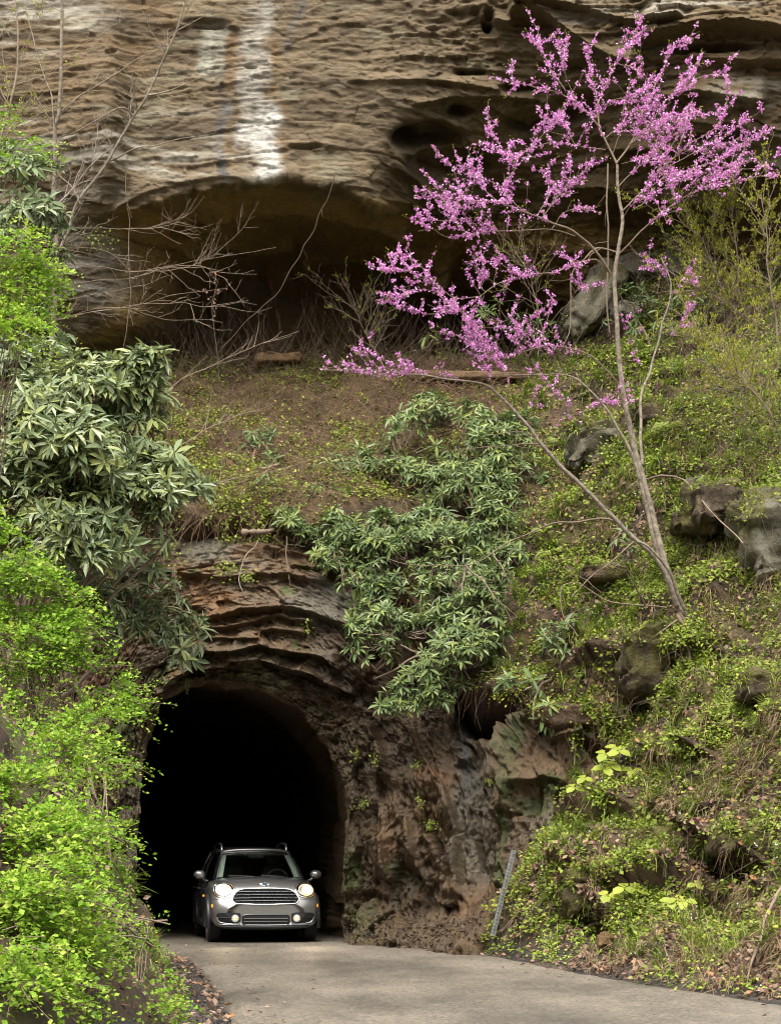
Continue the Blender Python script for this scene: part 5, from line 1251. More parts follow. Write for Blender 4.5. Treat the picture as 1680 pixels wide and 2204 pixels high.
# leafing twiggy shrubs on the right slope
for k, (pts, lab, nb) in enumerate([
    ([(1560, 640), (1530, 560), (1490, 500), (1450, 450)], 'twiggy budding shrub below the right end of the pink crown', 260), ([(1600, 700), (1590, 600), (1580, 500), (1570, 420)], 'tallest twiggy budding shrub under the cliff on the right', 300),
    ([(1680, 760), (1660, 640), (1650, 520), (1640, 420)], 'budding shrub at the right edge under the cliff', 260), ([(1620, 900), (1600, 820), (1560, 760), (1500, 720)], 'leaning twiggy shrub on the upper right slope', 220),
    ([(1700, 980), (1660, 900), (1620, 840), (1560, 820)], 'sparse twiggy shrub at the right edge above the lichened rock', 200), ([(1640, 740), (1600, 680), (1540, 640), (1500, 620)], 'low twiggy shrub beside the long boulder', 220),
    ([(830, 800), (800, 740), (780, 700), (770, 660)], 'small budding sapling at the cave mouth left of the pink branches', 60), ([(1180, 760), (1160, 680), (1140, 600), (1110, 540)], 'thin twiggy sapling in front of the cave right of the pink branches', 80)]):
    Yh = [44.6, 44.6, 42.6, 41.2, 39.2, 44.0, 45.6, 45.6][k]
    sapling('twiggy_shrub', lab, 'shrub', (path_uv(pts, Yh, Yh - .3, 24, .05, 80 + k), .018, .006), M_twig, 22, (.5, 1.4), (), 'twiggy budding shrubs', buds=int(nb * (2.6 if k < 6 else 1)), up=.3, sub=3, budsize=(.035, .065))
# ------------------------------------------------------------------ ground cover on the slopes
Wd = np.linalg.norm(np.cross(np.gradient(HP, axis=1), np.gradient(HP, axis=0)), axis=-1)
def pick(n, weight, jitter=.03):
    """random surface points of the hillside"""
    w = (np.sqrt(np.maximum(Wd, 1e-9)) * weight * (HS < 8) * (HP[..., 2] > 0.02)).ravel(); w = w / w.sum()
    i = rng.choice(len(w), n, p=w)
    p = HP.reshape(-1, 3)[i] + jitter * rng.normal(size=(n, 3)); 
    return p, HN.reshape(-1, 3)[i], HU.ravel()[i], HV.ravel()[i]
inview = (HU > -120) & (HU < 1800) & (HV > 540) & (HV < 2200)
rightw = sst(HU, 1040, 1200) * inview
benchw = (1 - sst(HU, 1000, 1200)) * inview * (HV < 1110)
patch = sst(fbm(HP, (.9, .9, 1.1), 3, 501), -.15, .25)
patch2 = sst(fbm(HP, (1.3, 1.3, 1.5), 3, 505), -.05, .3)

def herbs(name, n, weight, size, per, label_mat, tone=(.5, .22), up=.9, lift=.04):
    p, nm, u, v = pick(n, weight)
    P = np.repeat(p + nm * lift, per, 0) + .045 * rng.normal(size=(n * per, 3))
    d = unit(np.repeat(nm, per, 0) * .35 + rng.normal(size=(n * per, 3)) * np.array([1, 1, .5]))
    N = unit(np.repeat(nm, per, 0) * .5 + np.array([0, -.25, up]) + .35 * rng.normal(size=(n * per, 3)))
    L = rng.uniform(*size, n * per); t = np.clip(np.repeat(rng.normal(*tone, n), per) + rng.normal(0, .1, n * per), 0, 1)
    link(name, leaf_mesh(name, P, d, N, L, L * .7, T_DIA, label_mat, t), kind='stuff')
    return p

herbs('ground_cover', 21000, rightw * (.16 + patch) * (.08 + .92 * sst(HP[..., 2], .25, .75)), (.035, .085), 6, M_herb)
herbs('bench_herbs', 16000, benchw * (.15 + patch), (.035, .08), 5, M_herb, (.5, .22))
herbs('pale_herbs', 8000, rightw * sst(HU + HV * .3, 1700, 2300) * (HV < 1100) + rightw * .1 * patch, (.03, .06), 5, M_spring, (.7, .2))
# fallen leaves
p, nm, u, v = pick(24000, rightw * (.25 + 1.2 * (1 - patch)) * (1 + 2.0 * sst(HV, 1700, 1950)), .02)
L = rng.uniform(.05, .11, len(p))
link('leaf_litter', leaf_mesh('leaf_litter', p + nm * .015, unit(rng.normal(size=p.shape) - nm * .3), unit(nm + .45 * rng.normal(size=p.shape)), L, L * .65, T_DIA, M_litter, rng.random(len(p))), kind='stuff')
p, nm, u, v = pick(5000, benchw, .02)
L = rng.uniform(.04, .09, len(p))
link('leaf_litter', leaf_mesh('leaf_litter', p + nm * .015, unit(rng.normal(size=p.shape)), unit(nm + .5 * rng.normal(size=p.shape)), L, L * .5, T_DIA, M_litter, rng.random(len(p)) * .7), kind='stuff')
# grass tufts and sedge
def tufts(name, n, weight, blades, length, mat, tone, hang=.5, width=.012, spread=.8, pts=None):
    if pts is None: p, nm, u, v = pick(n, weight)
    else: p, nm = pts; n = len(p)
    P = np.repeat(p, blades, 0) + .025 * rng.normal(size=(n * blades, 3))
    d = unit(np.repeat(nm, blades, 0) * .55 + np.array([0, 0, .75 - hang]) + spread * .6 * rng.normal(size=(n * blades, 3)))
    N = unit(np.array([0, 0, 1.0]) + .2 * rng.normal(size=(n * blades, 3)))
    L = np.repeat(rng.uniform(*length, n), blades) * rng.uniform(.5, 1.1, n * blades)
    T = (np.array(T_BLADE[0]), T_BLADE[1]); T[0][:, 2] *= [1, 1, 1, 1, .2, .2, -2.5]
    V, F, k = leaves(P, d, N, L, width, T)
    t = np.clip(np.repeat(rng.normal(*tone, n), blades) + rng.normal(0, .12, n * blades), 0, 1)
    link(name, mesh_fast(name, V, F, mat, False, tone=np.repeat(t, k)), kind='stuff')
tufts('grass', 1800, rightw * (.2 + patch2) * sst(HP[..., 2], .1, .4), 22, (.14, .34), M_grass, (.5, .18))
tufts('hanging_dead_grass', 900, rightw * (.25 + sst(HU, 1350, 1600)) * (.3 + patch2) * (HV > 900), 22, (.2, .5), M_straw, (.5, .2), hang=1.3, width=.008)
tufts('dead_grass', 1100, benchw, 14, (.15, .35), M_straw, (.12, .15), hang=.6, width=.007, spread=1.2)
S = [(1390, 1800), (1290, 1850), (1240, 1880), (1380, 1720), (1335, 1690), (1260, 1720), (1200, 1780), (1250, 1560), (1260, 1600), (1320, 1560), (1640, 1660), (1560, 1530), (1290, 1930), (1420, 1950), (1480, 2020), (1350, 2010), (1320, 1400), (1180, 1280), (1190, 1190), (1440, 1240), (1620, 1250), (1650, 1850), (1600, 2050), (1660, 2080), (1540, 1990)]
tufts('sedge', 0, None, 34, (.3, .48), M_grass, (.32, .12), hang=.75, width=.018, pts=(np.array([hill_at(a, b) for a, b in S]), np.repeat([[0, -.8, .6]], len(S), 0)))
# plants rooted on the ledges and rock tops
rp = np.concatenate([W[rng.integers(0, len(W), int(ru * 1.1))] for W, ru in ROCK_TOPS])
P = np.repeat(rp, 6, 0) + .05 * rng.normal(size=(len(rp) * 6, 3)) + np.array([0, -.03, .03])
L = rng.uniform(.03, .075, len(P))
link('rock_top_herbs', leaf_mesh('rock_top_herbs', P, unit(rng.normal(size=P.shape) + np.array([0, -.4, 0])), unit(np.array([0, -.4, .8]) + .4 * rng.normal(size=P.shape)), L, L * .7, T_DIA, M_herb, np.clip(rng.normal(.5, .2, len(P)), 0, 1)), kind='stuff')
rg = np.concatenate([W[rng.integers(0, len(W), 5)] for W, ru in ROCK_TOPS])
tufts('rock_top_grass', 0, None, 20, (.14, .32), M_grass, (.55, .2), hang=.9, pts=(rg, np.repeat([[0, -.8, .6]], len(rg), 0)))
# brown vine tangle on the bench, twigs and roots on the right slope
def tangle(name, n, weight, length, mat, r=.0035, lift=.12, droop=.4):
    p, nm, u, v = pick(n, weight)
    paths = []
    for k in range(n):
        d = unit(rng.normal(size=3) * np.array([1, .5, .5]) + nm[k] * .6); L = rng.uniform(*length)
        s = np.linspace(0, 1, 6)[:, None]
        q = p[k] + d * s * L + np.array([0, 0, -1]) * droop * L * s * s + nm[k] * lift * np.sin(np.pi * s) + rng.normal(size=(6, 3)) * .03 * s
        paths.append((q, np.linspace(r, r * .5, 6)))
    link(name, tube_mesh(name, paths, mat, 3), kind='stuff')
M_vine = plain('reddish_brown_vine', (0.17, 0.10, 0.058), .9, var=.3)
tangle('vine_tangle', 9500, benchw * (.5 + .8 * (1 - patch)), (.3, 1.0), M_vine, .0045)
tangle('cave_brush', 520, inview * (HV > 766) * (HV < 812) * (HU > 230) * (HU < 1240) * 1.0, (.35, 1.0), M_twig, .004, .05, -.7)
tangle('slope_brush', 700, rightw * sst(HU + (1200 - HV) * .6, 1500, 1800), (.4, 1.2), M_twig, .0045, .1, -.5)
tangle('twig_litter', 2600, rightw * (.4 + sst(HU + (1500 - HV) * .5, 1500, 1900)), (.2, .8), M_twig, .004)
tangle('hanging_rootlets', 500, inview * (np.abs(HS + 8) < 14) * (HU > 380) * (HU < 1350) * 1.0, (.15, .5), M_vine, .003, .05, 1.6)
# cover along the brow of the cut and in cracks of the portal rock
br = inview * (HS > -26) * (HS < 4) * (HU > 430) * (HU < 1330)
herbs('brow_herbs', 420, br * (.3 + patch), (.04, .08), 6, M_herb, (.5, .2), lift=.06)
def patch_herbs(label, u, v, ru, rv, n, size=.05, tone=.45, name='ivy_patch', surf=portal_at):
    c = surf(u, v)
    root = thing(name, label, 'plant', tuple(c), 'plants in the rock cracks')
    pm = FPX / c[1] / K
    q = rng.normal(size=(n, 3)) * np.array([ru / pm / 1.6, .10, rv / pm / 1.6]) + c + np.array([0, -.14, 0])
    L = size * rng.uniform(.7, 1.4, n)
    link('foliage', leaf_mesh('foliage', q, unit(rng.normal(size=(n, 3)) + np.array([0, -.4, -.4])), unit(np.array([0, -.6, .8]) + .4 * rng.normal(size=(n, 3))), L, L * .75, T_DIA, M_herb, np.clip(rng.normal(tone, .2, n), 0, 1), root), root, kind='stuff')
    st = []
    for k in range(8):
        e = c + rng.normal(size=3) * np.array([ru / pm / 2, .03, 0]) + np.array([0, -.1, -rv / pm * rng.uniform(.6, 1.6)])
        st.append((curve([c + np.array([0, .08, 0]), .5 * (c + e) + np.array([0, -.1, .04]), e], 8), np.linspace(.005, .002, 8)))
    link('stem', tube_mesh('stem', st, M_twig, 3, root), root)
for a in [('thick ivy patch on the brow above the tunnel', 560, 1168, 50, 20, 260), ('ivy clump on the brow left of the thick patch', 500, 1168, 22, 14, 90), ('ivy clump hanging from the ledge above the arch', 498, 1236, 26, 18, 120), ('small ivy tuft right of the ledge clump above the arch', 538, 1252, 14, 14, 60), ('ivy at the foot of the middle rhododendron on the brow', 652, 1165, 30, 18, 120),
          ('single ivy strand on the right shoulder of the arch', 668, 1355, 7, 22, 40), ('fern like tuft on the tunnel wall right of the car', 925, 1775, 24, 12, 90), ('little tuft high on the fins of the right wall', 905, 1650, 12, 12, 40), ('little tuft in the middle of the right wall', 905, 1728, 8, 16, 36), ('leafy tuft on the right jamb of the tunnel', 780, 1735, 16, 12, 40), ('tiny tuft near the top of the right jamb', 776, 1622, 8, 12, 26),
          ('tuft beside the wet streak on the right wall', 1058, 1685, 10, 8, 22), ('tuft above the fins right of the arch', 825, 1640, 10, 12, 30), ('hanging sedge on the brown block right of the recess', 1232, 1600, 12, 34, 60), ('sprinkled leaves on the left jamb under the rhododendron', 380, 1215, 30, 60, 90), ('green tuft on the cliff wall left of the cave', 212, 520, 26, 22, 80), ('green fern like mat hanging in the dark of the cave', 398, 640, 12, 34, 110), ('low green tuft under the cave wall on the left', 205, 705, 14, 12, 50)]:
    n_, u_, v_, ru_, rv_, k_ = a
    patch_herbs(n_, u_, v_, ru_, rv_, k_, surf=(portal_at if v_ > 700 else (lambda x, y: Q(x, y, float(cliffY(np.array(x), np.array(y))) - .35))))

def fern(label, u, v, n, L, surf=None, droop=.6, tone=.5):
    c = surf if surf is not None else hill_at(u, v) + np.array([0, -.06, .02])
    root = thing('fern', label, 'fern', tuple(c), 'ferns')
    for k in range(n):
        az = rng.uniform(-2.6, -.5) if n > 1 else -1.6
        d = np.array([math.cos(az), math.sin(az) * .6, rng.uniform(.2, .8)])
        s = np.linspace(0, 1, 18)[:, None]
        P = c + unit(d) * s * L + np.array([0, 0, -1]) * droop * L * s * s
        t = unit(np.gradient(P, axis=0)); sd = unit(np.cross(t, np.array([0, -.6, .8])))
        w = (L * .26 * np.sin(np.pi * np.clip(np.linspace(.12, 1.0, 18), 0, 1)) ** .7)
        pos = np.concatenate([P[1:], P[1:]]); dr = np.concatenate([sd[1:], -sd[1:]]) + .35 * np.concatenate([t[1:], t[1:]])
        lv = leaf_mesh('frond', pos, dr, np.repeat([[0, -.5, .9]], len(pos), 0), np.concatenate([w[1:], w[1:]]) * .8, L * .045, T_DIA, M_herb, np.clip(rng.normal(tone, .08, len(pos)), 0, 1), root)
        link('frond', lv, root)
for a in [('large drooping fern on top of the pale lichened rock', 1650, 1068, 9, .55), ('fern on the slope below the middle rhododendron', 1190, 1200, 7, .4), ('fern beside the lower redbud stem', 1180, 1170, 5, .35), ('fern on the slope above the recess right of the tunnel', 1250, 1475, 6, .3), ('fern left of the redbud base', 1400, 1300, 6, .32), ('fern high on the slope right of the redbud', 1450, 960, 6, .4), ('bright fern at the upper left end of the right slope', 1190, 925, 5, .45)]:
    fern(a[0], a[1], a[2], a[3], a[4])
fern('single yellow green fern frond hanging from the tunnel roof', 407, 1478, 1, .28, surf=portal_at(407, 1462) + np.array([0, -.12, -.02]), droop=1.6, tone=.75)

def trillium(label, u, v, n, size):
    c = hill_at(u, v)
    root = thing('trillium', label, 'plant', tuple(c), 'broad leaved plants on the slope')
    st = []
    pm = FPX / c[1] / K
    for k in range(n):
        t = c + np.array([rng.normal() * 26 / pm, -.22 - .1 * rng.random(), .16 + rng.normal() * 18 / pm])
        st.append((curve([c, .5 * (c + t) + np.array([0, 0, .05]), t], 6), .005))
        a0 = rng.uniform(0, 2)
        for q in range(3):
            a = a0 + q * 2.094
            d = np.array([math.cos(a), math.sin(a) * .75 - .1, -.15 + .45 * math.sin(a)])
            V, F, kk = leaves(t[None], d[None], np.array([[0, -.55, .85]]), size * rng.uniform(.85, 1.1), size * .8, T_LONG)
            link('leaf', mesh_fast('leaf', local(V, root), F, M_herb, True, tone=np.full(kk, np.clip(rng.normal(.78, .08), 0, 1))), root)
        fl = np.repeat(t[None], 3, 0)
        if k % 2 == 0: link('flower', leaf_mesh('flower', fl + np.array([0, -.02, .02]), rand_dir(3), rand_dir(3), .045, .02, T_DIA, M_red, .5, root), root)
    link('stem', tube_mesh('stem', st, M_twig, 4, root), root)
M_red = leaf_mat('maroon_petal', [(0, (.12, .01, .015)), (1, (.2, .015, .02))], trans=.1)
trillium('large clump of broad leaved trillium on the slope right of the sign post', 1375, 1690, 7, .20)
trillium('single trillium above and left of the large trillium clump', 1322, 1640, 1, .20)
trillium('trillium on the verge beside the grass and the orange stone', 1325, 1965, 3, .19)
trillium('trillium right of the verge grass clump', 1440, 1985, 3, .16)
trillium('pale trillium pair at the mid right above the black hollow', 1500, 1905, 2, .15)
trillium('trillium low on the bank left of the large trillium clump', 1310, 1760, 2, .16)
p, nm, u, v = pick(230, rightw * patch2)
P = np.repeat(p + nm * .12, 4, 0) + .02 * rng.normal(size=(len(p) * 4, 3))
link('white_wildflowers', leaf_mesh('white_wildflowers', P, rand_dir(len(P)), rand_dir(len(P)), .024, .02, T_DIA, M_white, rng.random(len(P))), kind='stuff')

# left bank cover
def pick_bank(n, weight):
    w = (weight * (BH > .02)).ravel(); w = w / w.sum(); i = rng.choice(len(w), n, p=w)
    return BP.reshape(-1, 3)[i] + .03 * rng.normal(size=(n, 3)), BN.reshape(-1, 3)[i]
bw = sst(BY, 16, 19) * (BH < 5)
p, nm = pick_bank(7000, bw)
L = rng.uniform(.04, .09, len(p))
link('bank_litter', leaf_mesh('bank_litter', p + nm * .02, rand_dir(len(p)), unit(nm + .4 * rng.normal(size=p.shape)), L, L * .6, T_DIA, M_litter, rng.random(len(p))), kind='stuff')
p, nm = pick_bank(3000, bw)
P = np.repeat(p + nm * .05, 5, 0) + .05 * rng.normal(size=(len(p) * 5, 3)); L = rng.uniform(.025, .055, len(P))
link('bank_cover', leaf_mesh('bank_cover', P, rand_dir(len(P)), unit(np.array([.3, -.3, .8]) + .4 * rng.normal(size=P.shape)), L, L * .7, T_DIA, M_spring, np.clip(rng.normal(.4, .2, len(P)), 0, 1)), kind='stuff')
p, nm = pick_bank(90, bw * (BH < 1.2))
tufts('bank_grass', 0, None, 22, (.15, .32), M_grass, (.5, .15), pts=(p, nm))
# leaves and gravel on the shoulders and verge
n = 520
yy = rng.uniform(18, 41, n); xx = np.interp(yy, RL[:, 0], RL[:, 1]) - np.abs(rng.normal(.25, .3, n))
P = np.stack([xx, yy, -.03 + .2 * sst(np.interp(yy, RL[:, 0], RL[:, 1]) - xx, .45, 1.1)], -1); L = rng.uniform(.05, .11, n)
link('shoulder_leaves', leaf_mesh('shoulder_leaves', P, rand_dir(n) * np.array([1, 1, .3]), unit(np.array([0, 0, 1]) + .4 * rng.normal(size=(n, 3))), L, L * .6, T_DIA, M_litter, .3 + .7 * rng.random(n)), kind='stuff')
def gravel(name, pos, size, mat, col):
    D = np.array([(1, 0, 0), (-1, 0, 0), (0, 1, 0), (0, -1, 0), (0, 0, 1), (0, 0, -1)], float)
    F = np.array([(0, 2, 4), (2, 1, 4), (1, 3, 4), (3, 0, 4), (2, 0, 5), (1, 2, 5), (3, 1, 5), (0, 3, 5)])
    n = len(pos)
    V = pos[:, None] + D[None] * size[:, None, None] * rng.uniform(.5, 1.2, (n, 6, 1)) + .2 * size[:, None, None] * rng.normal(size=(n, 6, 3))
    FF = (F[None] + (np.arange(n) * 6)[:, None, None]).reshape(-1, 3)
    link(name, mesh_fast(name, V, FF, mat, False, np.repeat(col, 6, 0)), kind='stuff')
vi = rng.integers(0, VG.shape[0], 5200); vj = rng.integers(6, 60, 5200)
gp = VG[vi, vj] + rng.normal(size=(5200, 3)) * np.array([.03, .04, .004])
gravel('verge_gravel', gp, rng.uniform(.006, .026, 5200), M_dirt, lerp((.045, .038, .033), (.20, .12, .07), rng.random(5200) ** 2))
n = 2600
yy = rng.uniform(17, 41, n); xx = np.interp(yy, RL[:, 0], RL[:, 1]) - rng.uniform(-.02, .75, n)
gravel('shoulder_gravel', np.stack([xx, yy, -.06 + .25 * sst(np.interp(yy, RL[:, 0], RL[:, 1]) - xx, .45, 1.1)], -1), rng.uniform(.005, .02, n), M_dirt, lerp((.05, .042, .037), (.16, .12, .09), rng.random(n) ** 2))
# toe of the tunnel wall: fallen rock chips
n = 900
uu = rng.uniform(770, 1070, n); vv = rng.uniform(1985, 2052, n)
tp = np.array([portal_at(a, b) for a, b in zip(uu[:300], vv[:300])]); tp = np.concatenate([tp + rng.normal(size=tp.shape) * .08 for _ in range(3)])
gravel('rock_chips', tp + np.array([0, -.02, .01]), rng.uniform(.01, .05, n) * rng.random(n) ** .5, M_dirt, lerp((.06, .04, .025), (.15, .095, .055), rng.random(n)))
vj = rng.integers(8, 50, 900); vi = rng.integers(80, 500, 900)
P = VG[vi, vj] + rng.normal(size=(900, 3)) * np.array([.05, .05, .006]) + np.array([0, 0, .02]); L = rng.uniform(.05, .10, 900)
link('verge_leaves', leaf_mesh('verge_leaves', P, rand_dir(900) * np.array([1, 1, .3]), unit(np.array([0, -.3, 1]) + .4 * rng.normal(size=(900, 3))), L, L * .6, T_DIA, M_litter, rng.random(900)), kind='stuff')

n = 150
yy = rng.uniform(19, 40, n); lft = rng.random(n) < .5
xl = np.interp(yy, RL[:, 0], RL[:, 1]); xr = np.interp(yy, RR[:, 0], RR[:, 1])
P = np.stack([np.where(lft, xl + np.abs(rng.normal(0, .35, n)) + .12, xr - np.abs(rng.normal(0, .45, n)) - .05), yy, np.full(n, .022)], -1); L = rng.uniform(.04, .085, n)
link('road_leaves', leaf_mesh('road_leaves', P, rand_dir(n) * np.array([1, 1, .15]), unit(np.array([0, 0, 1]) + .25 * rng.normal(size=(n, 3))), L, L * .6, T_DIA, M_litter, rng.random(n)), kind='stuff')
# dead stick beside the post and the log on the brow
def stick(label, pts, Ys, r, mat, name='fallen_branch'):
    a = np.array(pts, float)
    P = wiggle(curve(Q(a[:, 0], a[:, 1], np.array(Ys)), 20), .03, 7)
    root = thing(name, label, 'branch', tuple(P[0]))
    link('stem', tube_mesh('stem', [(P, np.linspace(r, r * .6, 20) * (1 + .2 * rng.normal(size=20)))], mat, 7, root), root)
    for q in twigs_from(P, 4, .1, .3, up=.1): link('twig', tube_mesh('twig', [(q, np.linspace(.006, .003, len(q)))], mat, 4, root), root)
stick('dark broken branch lying on the leaf litter right of the sign post', [(1080, 2006), (1110, 1975), (1150, 1950), (1175, 1915)], [35.0, 34.9, 34.9, 35.2], .035, M_twig_dark)
stick('weathered log lying on the brow above the tunnel', [(520, 1148), (555, 1146), (590, 1141)], [40.7, 40.7, 40.8], .05, M_bark)
stick('thin dead branch leaning at the lower right corner of the slope', [(1690, 1900), (1650, 1960), (1625, 2050), (1608, 2110)], [26.5, 26.2, 25.8, 25.6], .02, M_twig)
stick('pale root snaking down the slope below the redbud base', [(1468, 1345), (1480, 1400), (1490, 1450), (1500, 1480)], [36.6, 36.3, 36.1, 35.9], .022, M_bark_pale)
stick('bare arched branch right of the redbud trunk on the slope', [(1390, 1032), (1430, 1026), (1475, 1038), (1540, 1115), (1600, 1170)], [39.0, 38.6, 38.2, 37.0, 36.0], .014, M_twig, 'bare_branch')
# ------------------------------------------------------------------ sign post without its sign
def sign_post():
    foot = Q(1064, 1998, 35.5); top = Q(1105, 1832, 35.3)
    foot = foot + (foot - top) * 0.10
    root = thing('sign_post', 'leaning galvanised steel post with punched holes and no sign', 'post', tuple(foot))
    M_galv = plain('galvanised_steel', (0.36, 0.38, 0.38), 0.55, 0.45, var=0.25, vscale=18)
    L = np.linalg.norm(top - foot); w = 0.029
    ax = unit(top - foot); sx = unit(np.cross(ax, np.array([0.25, -1.0, 0]))) * -1; sy = np.cross(ax, sx)
    if sy[1] > 0: sy = -sy
    V, F = [], []
    def quad(pts):
        o = len(V); V.extend(pts); F.append((o, o + 1, o + 2, o + 3))
    def pt(x, y, z): return sx * x + sy * y + ax * z
    step = 0.0508; h = 0.0135; nst = int(L / step)
    for side in (sy, -sy):                                  # two perforated walls
        yv = w if side is sy else -w
        for (x0, x1) in ((-w, -h), (h, w)): quad([pt(x0, yv, 0), pt(x1, yv, 0), pt(x1, yv, L), pt(x0, yv, L)])
        for k in range(nst):
            z0 = k * step; quad([pt(-h, yv, z0), pt(h, yv, z0), pt(h, yv, z0 + step - 2 * h), pt(-h, yv, z0 + step - 2 * h)])
        quad([pt(-h, yv, nst * step), pt(h, yv, nst * step), pt(h, yv, L), pt(-h, yv, L)])
    for xv in (-w, w):
        for (y0, y1) in ((-w, -h), (h, w)): quad([pt(xv, y0, 0), pt(xv, y1, 0), pt(xv, y1, L), pt(xv, y0, L)])
        for k in range(nst):
            z0 = k * step; quad([pt(xv, -h, z0), pt(xv, h, z0), pt(xv, h, z0 + step - 2 * h), pt(xv, -h, z0 + step - 2 * h)])
    link('channel', mesh_fast('channel', np.array(V), np.array(F), M_galv, False), root)
    bt = [(np.array([pt(0, w + .0, L - .045), pt(0, w + .012, L - .045), pt(0, w + .0125, L - .045)]), np.array([.016, .015, .0005]))]
    link('bolt', tube_mesh('bolt', bt, plain('bolt_steel', (.16, .16, .16), .5, .7), 8), root)
sign_post()

# ------------------------------------------------------------------ the car
def build_car():
    M_paint = plain('grey_metallic_paint', (0.27, 0.262, 0.255), 0.30, 0.75, coat=1.0)
    M_black = plain('black_plastic', (0.012, 0.012, 0.013), 0.45)
    M_dark = plain('grille_mesh_black', (0.006, 0.006, 0.006), 0.75, spec=.15)
    M_core = plain('bulb_core', (1, .9, .7), .3, emit=(1.0, .80, .45), estr=6.0)
    M_gloss = plain('piano_black', (0.008, 0.008, 0.009), 0.12, coat=1.0)
    M_chrome = plain('chrome', (0.75, 0.76, 0.78), 0.10, 1.0)
    M_alu = plain('satin_silver', (0.55, 0.57, 0.60), 0.28, 0.9)
    M_tyre = plain('tyre_rubber', (0.016, 0.016, 0.016), 0.85)
    M_in = plain('cabin_dark', (0.02, 0.02, 0.021), 0.8)
    M_trim = plain('pale_cabin_trim', (0.40, 0.43, 0.38), 0.8)
    M_amber = plain('amber_lens', (0.6, 0.18, 0.02), 0.2, emit=(1.0, 0.35, 0.03), estr=0.6)
    M_lampw = plain('lit_bulb', (1, 0.9, 0.7), 0.2, emit=(1.0, 0.52, 0.13), estr=1.3)
    M_fog = plain('fog_lens', (0.9, 0.85, 0.7), 0.15, emit=(1.0, 0.70, 0.34), estr=0.10)
    M_blue = plain('emblem_enamel', (0.02, 0.05, 0.10), 0.2)
    def glass(name, tint, refl):
        m, n, l, b = new_mat(name)
        n.remove(b)
        tr = n.new('ShaderNodeBsdfTransparent'); tr.inputs['Color'].default_value = (*tint, 1)
        gl = n.new('ShaderNodeBsdfGlossy'); gl.inputs['Roughness'].default_value = 0.02; gl.inputs['Color'].default_value = (.9, .9, .9, 1)
        fr = n.new('ShaderNodeFresnel'); fr.inputs['IOR'].default_value = refl
        mx = n.new('ShaderNodeMixShader')
        l.new(fr.outputs['Fac'], mx.inputs['Fac']); l.new(tr.outputs['BSDF'], mx.inputs[1]); l.new(gl.outputs['BSDF'], mx.inputs[2])
        l.new(mx.outputs['Shader'], n['Material Output'].inputs['Surface'])
        return m
    M_glass = glass('windscreen_glass', (.62, .68, .64), 1.5)
    M_tint = glass('tinted_side_glass', (.10, .11, .11), 1.5)
    M_lens = glass('lamp_lens', (.95, .95, .95), 1.4)

    front = np.array([(265.5 - 390) * 40.75 / FPX, 40.75, 0.0])
    car = thing('car', 'grey metallic hatchback car with lit headlights coming out of the tunnel', 'car', tuple(front))
    car.rotation_euler.z = math.radians(8.5)
    car.scale = (1.02, 1.02, 1.03)
    def add(name, V, F, mat, parent=car, smooth=True, sub=0, label=None):
        V = np.asarray(V, float).reshape(-1, 3)
        F = [tuple(int(i) for i in f) for f in F]
        m = bpy.data.meshes.new(name); m.from_pydata([tuple(v) for v in V], [], F); m.update()
        for p in m.polygons: p.use_smooth = smooth
        m.materials.append(mat)
        o = link(name, m, parent, label)
        if sub:
            md = o.modifiers.new('sub', 'SUBSURF'); md.levels = sub; md.render_levels = sub
        return o
    def grid(name, G, mat, parent=car, thick=0.0, sub=0, label=None):
        G = np.asarray(G, float); r, c = G.shape[:2]
        o = add(name, G, grid_faces(r, c), mat, parent, True, 0, label)
        if thick:
            md = o.modifiers.new('solid', 'SOLIDIFY'); md.thickness = thick; md.offset = 0
        if sub:
            md = o.modifiers.new('sub', 'SUBSURF'); md.levels = sub; md.render_levels = sub
        return o
    def tube(name, P, R, mat, parent=car, sides=8, closed=False):
        if closed: P = np.concatenate([P, P[:2]])
        V, F = tubes([(P, R)], sides)
        return add(name, V, F, mat, parent)
    # lower body: lofted half sections, mirrored
    ST = [(-.02, .31, .48, .37, .60, .46, .64, .56, .60, .615, .50, .625), (.035, .24, .64, .35, .765, .49, .805, .63, .765, .705, .60, .73), (.11, .21, .73, .35, .84, .52, .87, .71, .845, .85, .62, .885),
          (.24, .20, .78, .35, .885, .55, .905, .80, .885, .955, .66, .985), (.5, .20, .80, .35, .90, .56, .915, .87, .895, 1.0, .70, 1.035), (.95, .20, .80, .35, .90, .56, .915, .92, .90, 1.035, .74, 1.075),
          (1.15, .20, .80, .35, .90, .56, .915, .93, .90, 1.04, .76, 1.07), (1.5, .20, .80, .35, .905, .56, .92, .93, .90, 1.0, .80, 1.0), (2.6, .20, .80, .35, .905, .56, .92, .94, .90, 1.0, .80, 1.0),
          (3.5, .20, .80, .35, .905, .56, .925, .95, .905, 1.01, .80, 1.01), (4.0, .22, .76, .35, .87, .56, .895, .94, .87, 1.0, .76, 1.0), (4.26, .30, .66, .38, .78, .56, .80, .90, .78, .96, .66, .96)]
    rows = []
    for s in ST:
        y, zb, wb, zl, wl, zm, wm, zs, ws, zt, wt, zc = s
        half = [(0, zb), (wb, zb), (wl, zl), (wm, zm), (ws, zs), (wt, zt), (wt * .5, zc - (zc - zt) * .22), (0, zc)]
        ring = [(-x, y, z) for x, z in half[1:-1]][::-1]
        ring = [(x, y, z) for x, z in half] + ring
        rows.append(ring)
    n = len(rows[0]); V = [p for r in rows for p in r]; F = []
    for i in range(len(rows) - 1):
        for k in range(n): F.append((i * n + k, i * n + (k + 1) % n, (i + 1) * n + (k + 1) % n, (i + 1) * n + k))
